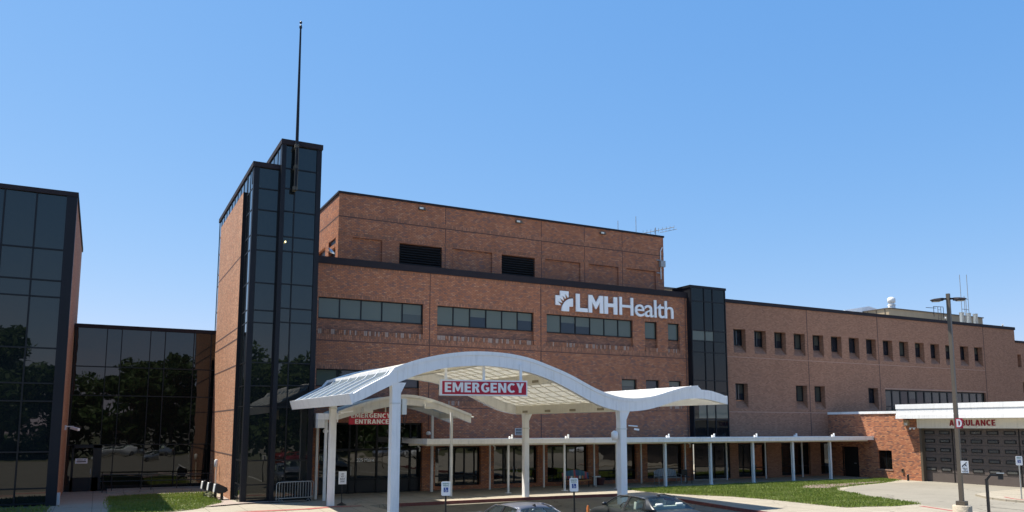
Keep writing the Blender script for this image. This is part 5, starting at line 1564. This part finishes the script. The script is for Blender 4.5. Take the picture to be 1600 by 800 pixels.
# ------------------------------------------------------------------ cars
def make_car(name, label, paint, group):
    o = thing(name, label, 'car', (0, 0, 0), group)
    st_ = [(-2.42, .62, .80, .40), (-2.36, .78, .93, .30), (-2.15, .86, 1.0, .22), (-1.75, .90, 1.035, .2), (-1.2, .92, 1.0, .18), (-.4, .925, .96, .18), (.6, .925, .94, .18), (1.15, .92, .945, .18), (1.6, .90, .90, .2), (2.0, .87, .82, .22), (2.3, .80, .72, .25), (2.42, .66, .62, .32)]
    def sec(y, w, zt, zb):
        h = [(0, zt + .025), (.55 * w, zt + .02), (.82 * w, zt - .005), (.95 * w, zt - .06), (w, zt - .2), (w, zb + .3), (.97 * w, zb + .12), (.86 * w, zb), (0, zb)]
        ring = [(x, y, z) for x, z in h] + [(-x, y, z) for x, z in h[-2:0:-1]]
        return ring
    b = MB(); rings = [sec(*s) for s in st_]; n = len(rings[0])
    v = [p for r in rings for p in r]; f = []
    for i in range(len(rings) - 1):
        for k in range(n):
            f.append((i * n + k, i * n + (k + 1) % n, (i + 1) * n + (k + 1) % n, (i + 1) * n + k))
    b.mesh(v, f, 0, True); b.poly(rings[0][::-1]) ; b.poly(rings[-1])
    local_build(b, 'body', paint, o)
    # roof shell
    b = MB(); ys = [.52, .3, .0, -.4, -.75, -1.02]; zc = [1.375, 1.425, 1.455, 1.455, 1.43, 1.385]
    us = [-1, -.8, -.45, 0, .45, .8, 1]; hw = [.60, .63, .645, .64, .62, .58]
    v = []; f = []
    for y, z, w in zip(ys, zc, hw):
        for u in us:
            v.append((u * w, y, z - .055 * u * u - (.035 if abs(u) > .95 else 0)))
    m = len(us)
    for i in range(len(ys) - 1):
        for k in range(m - 1):
            f.append((i * m + k, (i + 1) * m + k, (i + 1) * m + k + 1, i * m + k + 1))
    b.mesh(v, f, 0, True)
    # pillars
    def strip3(P):
        # smooth blend through three edge pairs
        q = lambda i, t: tuple((1 - t) * (1 - 2 * t) * P[0][i][k] + 4 * t * (1 - t) * P[1][i][k] + t * (2 * t - 1) * P[2][i][k] for k in range(3))
        n_, m_ = 8, 3
        vv = []
        for r in range(n_ + 1):
            a_, c_ = Vector(q(0, r / n_)), Vector(q(1, r / n_))
            vv += [a_.lerp(c_, w / m_) for w in range(m_ + 1)]
        b.mesh(vv, [(r * (m_ + 1) + w, (r + 1) * (m_ + 1) + w, (r + 1) * (m_ + 1) + w + 1, r * (m_ + 1) + w + 1) for r in range(n_) for w in range(m_)], 0, True)
    for s in (-1, 1):
        strip3([((s * .80, 1.22, .955), (s * .845, 1.10, .955)), ((s * .70, .85, 1.19), (s * .75, .76, 1.19)), ((s * .59, .52, 1.35), (s * .635, .42, 1.345))])
        strip3([((s * .885, -1.15, .985), (s * .80, -1.80, 1.03)), ((s * .80, -1.13, 1.17), (s * .72, -1.50, 1.19)), ((s * .635, -1.0, 1.33), (s * .56, -1.06, 1.365))])
        b.poly([(s * .64, .5, 1.34), (s * .66, -.4, 1.375), (s * .63, -.4, 1.41), (s * .60, .5, 1.37)], 0, True)
        b.poly([(s * .66, -.4, 1.375), (s * .61, -1.03, 1.33), (s * .58, -1.02, 1.37), (s * .63, -.4, 1.41)], 0, True)
    rf = local_build(b, 'roof', paint, o)
    sol = rf.modifiers.new('thickness', 'SOLIDIFY'); sol.thickness = .03; sol.offset = -1
    for s in (-1, 1):
        b = MB(); b.mesh([(s * .895, -.14, .955), (s * .895, -.02, .955), (s * .668, -.13, 1.37), (s * .668, -.25, 1.37), (s * .865, -.14, .955), (s * .865, -.02, .955), (s * .638, -.13, 1.37), (s * .638, -.25, 1.37)], [(0, 1, 2, 3), (7, 6, 5, 4), (0, 4, 5, 1), (1, 5, 6, 2), (2, 6, 7, 3), (3, 7, 4, 0)])
        local_build(b, 'door_pillar', M['black'], o)
    for s in (-1, 1):
        b = MB(); b.poly([(s * .845, 1.10, .95), (s * .885, 0, .95), (s * .655, -.13, 1.375), (s * .63, .42, 1.345), (s * .75, .76, 1.19)][::s]); local_build(b, 'side_window', M['car_glass'], o)
        b = MB(); b.poly([(s * .885, -.1, .95), (s * .88, -1.15, .98), (s * .79, -1.13, 1.17), (s * .63, -.99, 1.33), (s * .655, -.23, 1.375)][::s]); local_build(b, 'side_window', M['car_glass'], o)
        b = MB(); b.tube([(s * .62, .5, 1.365), (s * .67, -.4, 1.395), (s * .63, -1.0, 1.35), (s * .80, -1.14, 1.18), (s * .895, -1.17, .985)], .012, 5); local_build(b, 'window_trim', M['chrome'], o)
        b = MB(); b.tube([(s * .86, .92, .98), (s * .93, .91, 1.02)], .025, 6); b.tube([(s * .90, .90, 1.04), (s * .94, .89, 1.05), (s * 1.03, .88, 1.055), (s * 1.09, .87, 1.05), (s * 1.11, .87, 1.05)], [.03, .062, .07, .055, .02], 10); local_build(b, 'wing_mirror', paint, o)
    b = MB(); us = [-1, -.5, 0, .5, 1]
    lo = [(u * .80, 1.22 + .10 * (1 - u * u), .955) for u in us]; hi = [(u * .59, .52 + .05 * (1 - u * u), 1.372 - .03 * u * u) for u in us]
    for k in range(4): b.poly([lo[k], lo[k + 1], hi[k + 1], hi[k]], 0, True)
    local_build(b, 'windscreen', M['car_glass'], o)
    b = MB(); lo = [(u * .79, -1.80 - .08 * (1 - u * u), 1.03) for u in us]; hi = [(u * .56, -1.05 - .03 * (1 - u * u), 1.385 - .02 * u * u) for u in us]
    for k in range(4): b.poly([lo[k + 1], lo[k], hi[k], hi[k + 1]], 0, True)
    local_build(b, 'rear_window', M['car_glass'], o)
    for s in (-1, 1):
        b = MB(); b.box(s * .4 - .24, s * .4 + .24, -.25, .3, .5, .68); b.obox((s * .4, -.38, .9), (.24, 0, 0), (0, .06, .01), (0, -.06, .3)); b.tube([(s * .4 - .15, -.47, 1.21), (s * .4 - .11, -.47, 1.22), (s * .4 + .11, -.47, 1.22), (s * .4 + .15, -.47, 1.21)], [.03, .075, .075, .03], 10); local_build(b, 'front_seat', M['seat'], o)
    b = MB(); b.box(-.66, .66, -1.3, -.8, .5, .7); b.obox((0, -1.36, .88), (.66, 0, 0), (0, .06, .0), (0, -.08, .26))
    for x in (-.42, .42): b.tube([(x - .15, -1.46, 1.15), (x - .11, -1.46, 1.16), (x + .11, -1.46, 1.16), (x + .15, -1.46, 1.15)], [.03, .07, .07, .03], 10)
    local_build(b, 'rear_seat', M['seat'], o)
    b = MB(); b.box(-.68, .68, -1.74, -1.45, .98, 1.0); local_build(b, 'parcel_shelf', M['bench_steel'], o)
    b = MB(); b.box(-.75, .75, .62, 1.12, .78, .93); local_build(b, 'dashboard', M['black'], o)
    b = MB(); pts = [(-.4 + .19 * math.cos(a), .52 - .05 * math.sin(a), .94 + .17 * math.sin(a)) for a in [k * math.pi / 8 for k in range(17)]]; b.tube(pts, .018, 6); b.bar((-.59, .52, .94), (-.21, .52, .94), .03); local_build(b, 'steering_wheel', M['black'], o)
    for s in (-1, 1):
        for y in (-1.42, 1.45):
            b = MB(); R = .325
            prof = [(.0, -.11), (.20, -.11), (R - .02, -.10), (R, -.06), (R, .06), (R - .02, .10), (.20, .11), (.0, .11)]
            nn = 20; vv = []; ff = []
            for r, x in prof:
                for k in range(nn):
                    a = 2 * math.pi * k / nn; vv.append((s * .83 + x, y + r * math.cos(a), .325 + r * math.sin(a)))
            for i in range(len(prof) - 1):
                for k in range(nn): ff.append((i * nn + k, i * nn + (k + 1) % nn, (i + 1) * nn + (k + 1) % nn, (i + 1) * nn + k))
            b.mesh(vv, ff, 0, True); w_ = local_build(b, 'wheel', M['tyre'], o)
            b = MB()
            for k in range(10):
                a = 2 * math.pi * k / 10; x = s * .95
                b.bar((x, y, .325), (x, y + .2 * math.cos(a), .325 + .2 * math.sin(a)), .05, .02, up=(1, 0, 0))
            rr = local_build(b, 'rim', M['rim'], w_)
        b = MB(); b.obox((s * .66, -2.36, .80), (.16, 0, 0), (0, .05, 0), (0, 0, .07)); local_build(b, 'tail_lamp', M['tail'], o)
        b = MB(); b.obox((s * .62, 2.26, .66), (.16, 0, 0), (s * -.0, .08, 0), (0, 0, .05)); local_build(b, 'head_lamp', M['head'], o)
    b = MB(); b.mesh([(-.025, -.80, 1.425), (.025, -.80, 1.425), (.025, -.98, 1.395), (-.025, -.98, 1.395), (-.006, -.93, 1.475), (.006, -.93, 1.475), (.006, -.965, 1.472), (-.006, -.965, 1.472)], [(0, 1, 5, 4), (1, 2, 6, 5), (2, 3, 7, 6), (3, 0, 4, 7), (4, 5, 6, 7)]); local_build(b, 'antenna_fin', M['black'], o)
    return o


P_dark = car_paint('dark_graphite_paint', (.014, .017, .019), .34, 0., .0); P_blue = car_paint('silver_blue_paint', (.10, .105, .13), .35, .3, .3)
P_white = car_paint('white_car_paint', (.7, .7, .68), .3, .0); P_silver = car_paint('silver_car_paint', (.45, .46, .47), .3, .7); P_red = car_paint('red_car_paint', (.25, .02, .02), .3, .3)
car1 = make_car('parked_car', 'dark graphite saloon parked nose to the canopy in front of the right column', P_dark, 'cars parked in the foreground')
car1.location = (17.12, 22.9, -.06)
def repaint(c, paint):
    for ch in c.children:
        if ch.type == 'MESH' and ch.data.materials and ch.data.materials[0] == P_dark:
            ch.data = ch.data.copy(); ch.data.materials[0] = paint
            

def another(label, paint, loc, rz, group):
    c = copy_tree(car1); c['label'] = label; c['group'] = group
    c.location = loc; c.rotation_euler.z = rz; repaint(c, paint)
    return c


another('silver-blue saloon with a roof fin, lower one at the bottom edge of the view', P_blue, (12.15, 22.7, ROAD), .0, 'cars parked in the foreground')
lot = [(2, -9, P_white, 'white car parked across the lot, mirrored in the link glass'), (7.0, -9.3, P_silver, 'silver car parked across the lot, mirrored in the link glass'), (20, -9, P_red, 'red car parked across the lot, mirrored in the tower glass'), (33, -9.2, P_silver, 'silver car parked across the lot, mirrored in the entrance doors'), (37.5, -9, P_white, 'white car parked across the lot, mirrored in the entrance doors'), (62, -9.0, P_white, 'white car parked across the lot, mirrored in the walkway windows'), (67, -9.0, P_dark, 'dark car parked across the lot, mirrored in the walkway windows')]
for x, y, p_, lb_ in lot:
    another(lb_, p_, (x, y, ROAD), random.uniform(-.05, .05) + 1.2, 'cars mirrored in the glass')

o = thing('delineator', 'thin orange delineator post ahead of the dark car', 'cone', (15.75, 24.3, ROAD))
b = MB(); b.lathe((15.75, 24.3, ROAD), [(.2, 0), (.2, .04), (.07, .05)], 14); b.build('foot', M['black'], o)
b = MB(); b.lathe((15.75, 24.3, ROAD), [(.06, .05), (.055, .95), (.03, 1.05)], 12); b.build('tube', M['orange'], o)

# ------------------------------------------------------------------ trees across the road (mirrored in the glass)
def tree_mesh(h, r, seed, leaves=7000):
    rr = random.Random(seed)
    t = MB(); t.tube([(0, 0, 0), (.1, .05, h * .25), (-.05, .1, h * .5), (.05, 0, h * .8)], [h * .025, h * .019, h * .012, h * .004], 8)
    limbs = []
    for k in range(9):
        z0 = h * rr.uniform(.14, .6); a = rr.uniform(0, 6.28); L_ = r * rr.uniform(.6, .95)
        e = Vector((L_ * math.cos(a), L_ * math.sin(a), z0 + h * rr.uniform(.08, .22)))
        t.tube([(0, 0, z0), e * .5 + Vector((0, 0, z0 * .5 + .2)), e], [h * .009, h * .006, h * .002], 5); limbs.append(e)
    lobes = [(e, r * rr.uniform(.32, .5)) for e in limbs] + [(Vector((rr.gauss(0, r * .3), rr.gauss(0, r * .3), h * rr.uniform(.3, .93))), r * rr.uniform(.3, .48)) for _ in range(9)]
    l = MB()
    for k in range(leaves):
        c, q = rr.choice(lobes)
        d = Vector((rr.gauss(0, 1), rr.gauss(0, 1), rr.gauss(0, 1))).normalized() * q * rr.random() ** .4
        p = c + Vector((d.x, d.y, d.z * .75)); s = rr.uniform(.16, .34)
        u = Vector((rr.gauss(0, 1), rr.gauss(0, 1), rr.gauss(0, .6))).normalized(); w = u.orthogonal().normalized()
        w = (w * math.cos(k) + u.cross(w) * math.sin(k))
        l.poly([p - u * s, p + w * s * .6, p + u * s, p - w * s * .6])
    return t, l


trees = [(-16, -21, 13.5, 5.5, 1), (-9.5, -23, 14.5, 5.5, 2), (-3, -25, 11, 5, 3), (4, -22, 12.5, 5.5, 4), (9.5, -23, 15, 5.5, 5), (16, -21, 13.5, 5.5, 6), (22.5, -19, 13.5, 5, 7), (29, -24, 10, 4.5, 8), (44, -30, 9, 4.5, 9), (58, -34, 9.5, 5, 10)]
base = {}
for i, (x, y, h, r, sd) in enumerate(trees):
    key = i % 3
    if key not in base:
        t, l = tree_mesh(10, 4.3, 40 + key)
        o = thing('leafy_tree', 'leafy green tree across the road, mirrored in the dark glass', 'tree', (0, 0, 0), 'trees mirrored in the glass')
        local_build(t, 'trunk', M['bark'], o); local_build(l, 'crown', M['leaf1'] if key != 1 else M['leaf2'], o)
        base[key] = o
    else:
        o = copy_tree(base[key])
    o.location = (x, y, ROAD); o.rotation_euler.z = sd * 1.7; o.scale = (r / 4.3, r / 4.3, h / 10)
b = MB(); rr = random.Random(5)
for k in range(22000):
    x = rr.uniform(-70, 70) if k < 14000 else rr.uniform(60, 240); y = rr.uniform(-34, -27) if k < 14000 else rr.uniform(-75, -62); top = 5.5 + 2.2 * math.sin(x * .13) + 1.6 * math.sin(x * .37 + 1)
    p = Vector((x, y, rr.random() ** .7 * top)); s = rr.uniform(.25, .6) * (1 if k < 14000 else 1.6)
    u = Vector((rr.gauss(0, 1), rr.gauss(0, .5), rr.gauss(0, 1))).normalized(); w = u.orthogonal().normalized()
    b.poly([p - u * s, p + w * s * .7, p + u * s, p - w * s * .7])
tag(b.build('treeline', M['leaf2']), 'far-off band of trees beyond the lot', None, None, 'stuff')

# ------------------------------------------------------------------ light
w = bpy.data.worlds.new('World'); SC.world = w; w.use_nodes = True
nt = w.node_tree
sun_to = Vector((-.31, .34, 1)).normalized()
elev = math.asin(sun_to.z); azim = math.atan2(sun_to.x, sun_to.y)
sky = nt.nodes.new('ShaderNodeTexSky'); sky.sky_type = 'NISHITA'; sky.sun_disc = False
sky.sun_elevation = elev; sky.sun_rotation = azim
sky.altitude = 300; sky.air_density = 1.0; sky.dust_density = .25; sky.ozone_density = 3.5
bg = nt.nodes['Background']; bg.inputs['Strength'].default_value = .095
# clear dry-air blue with an even gradient: per-channel curve on the physical sky
sp_ = nt.nodes.new('ShaderNodeSeparateColor'); cb_ = nt.nodes.new('ShaderNodeCombineColor')
nt.links.new(sky.outputs[0], sp_.inputs[0])
for i, (g_, k_) in enumerate(((1.0, .74), (.58, 1.40), (.30, 2.95))):
    pw = nt.nodes.new('ShaderNodeMath'); pw.operation = 'POWER'; pw.inputs[1].default_value = g_
    ml = nt.nodes.new('ShaderNodeMath'); ml.operation = 'MULTIPLY'; ml.inputs[1].default_value = k_
    nt.links.new(sp_.outputs[i], pw.inputs[0]); nt.links.new(pw.outputs[0], ml.inputs[0]); nt.links.new(ml.outputs[0], cb_.inputs[i])
nt.links.new(cb_.outputs[0], bg.inputs['Color'])
ld = bpy.data.lights.new('sun', 'SUN'); ld.energy = 4.6; ld.angle = math.radians(.53); ld.color = (1, .94, .84)
lo = bpy.data.objects.new('sun', ld); COL.objects.link(lo)
lo.rotation_euler = (-sun_to).to_track_quat('-Z', 'Y').to_euler(); lo.location = (0, 60, 80)

# ------------------------------------------------------------------ camera
pitch, yaw, roll = 0.122734, 0.480630, 0.00114
fw = Vector((math.sin(yaw) * math.cos(pitch), math.cos(yaw) * math.cos(pitch), math.sin(pitch)))
r0 = Vector((math.cos(yaw), -math.sin(yaw), 0)); u0 = r0.cross(fw)
r1 = r0 * math.cos(roll) + u0 * math.sin(roll); u1 = -r0 * math.sin(roll) + u0 * math.cos(roll)
cd = bpy.data.cameras.new('camera'); cd.sensor_width = 36; cd.lens = 36 * 1233.134 / 1600
cd.shift_y = 114.431 / 1600; cd.clip_end = 9000; cd.clip_start = .1
co = bpy.data.objects.new('camera', cd); COL.objects.link(co)
co.matrix_world = Matrix(((r1.x, u1.x, -fw.x, 0), (r1.y, u1.y, -fw.y, 0), (r1.z, u1.z, -fw.z, 3.7), (0, 0, 0, 1)))
SC.camera = co

SC.view_settings.view_transform = 'Standard'; SC.view_settings.look = 'None'
SC.view_settings.exposure = .98; SC.view_settings.gamma = 1
SC.render.engine = 'CYCLES'
SC.cycles.max_bounces = 8; SC.cycles.transparent_max_bounces = 8
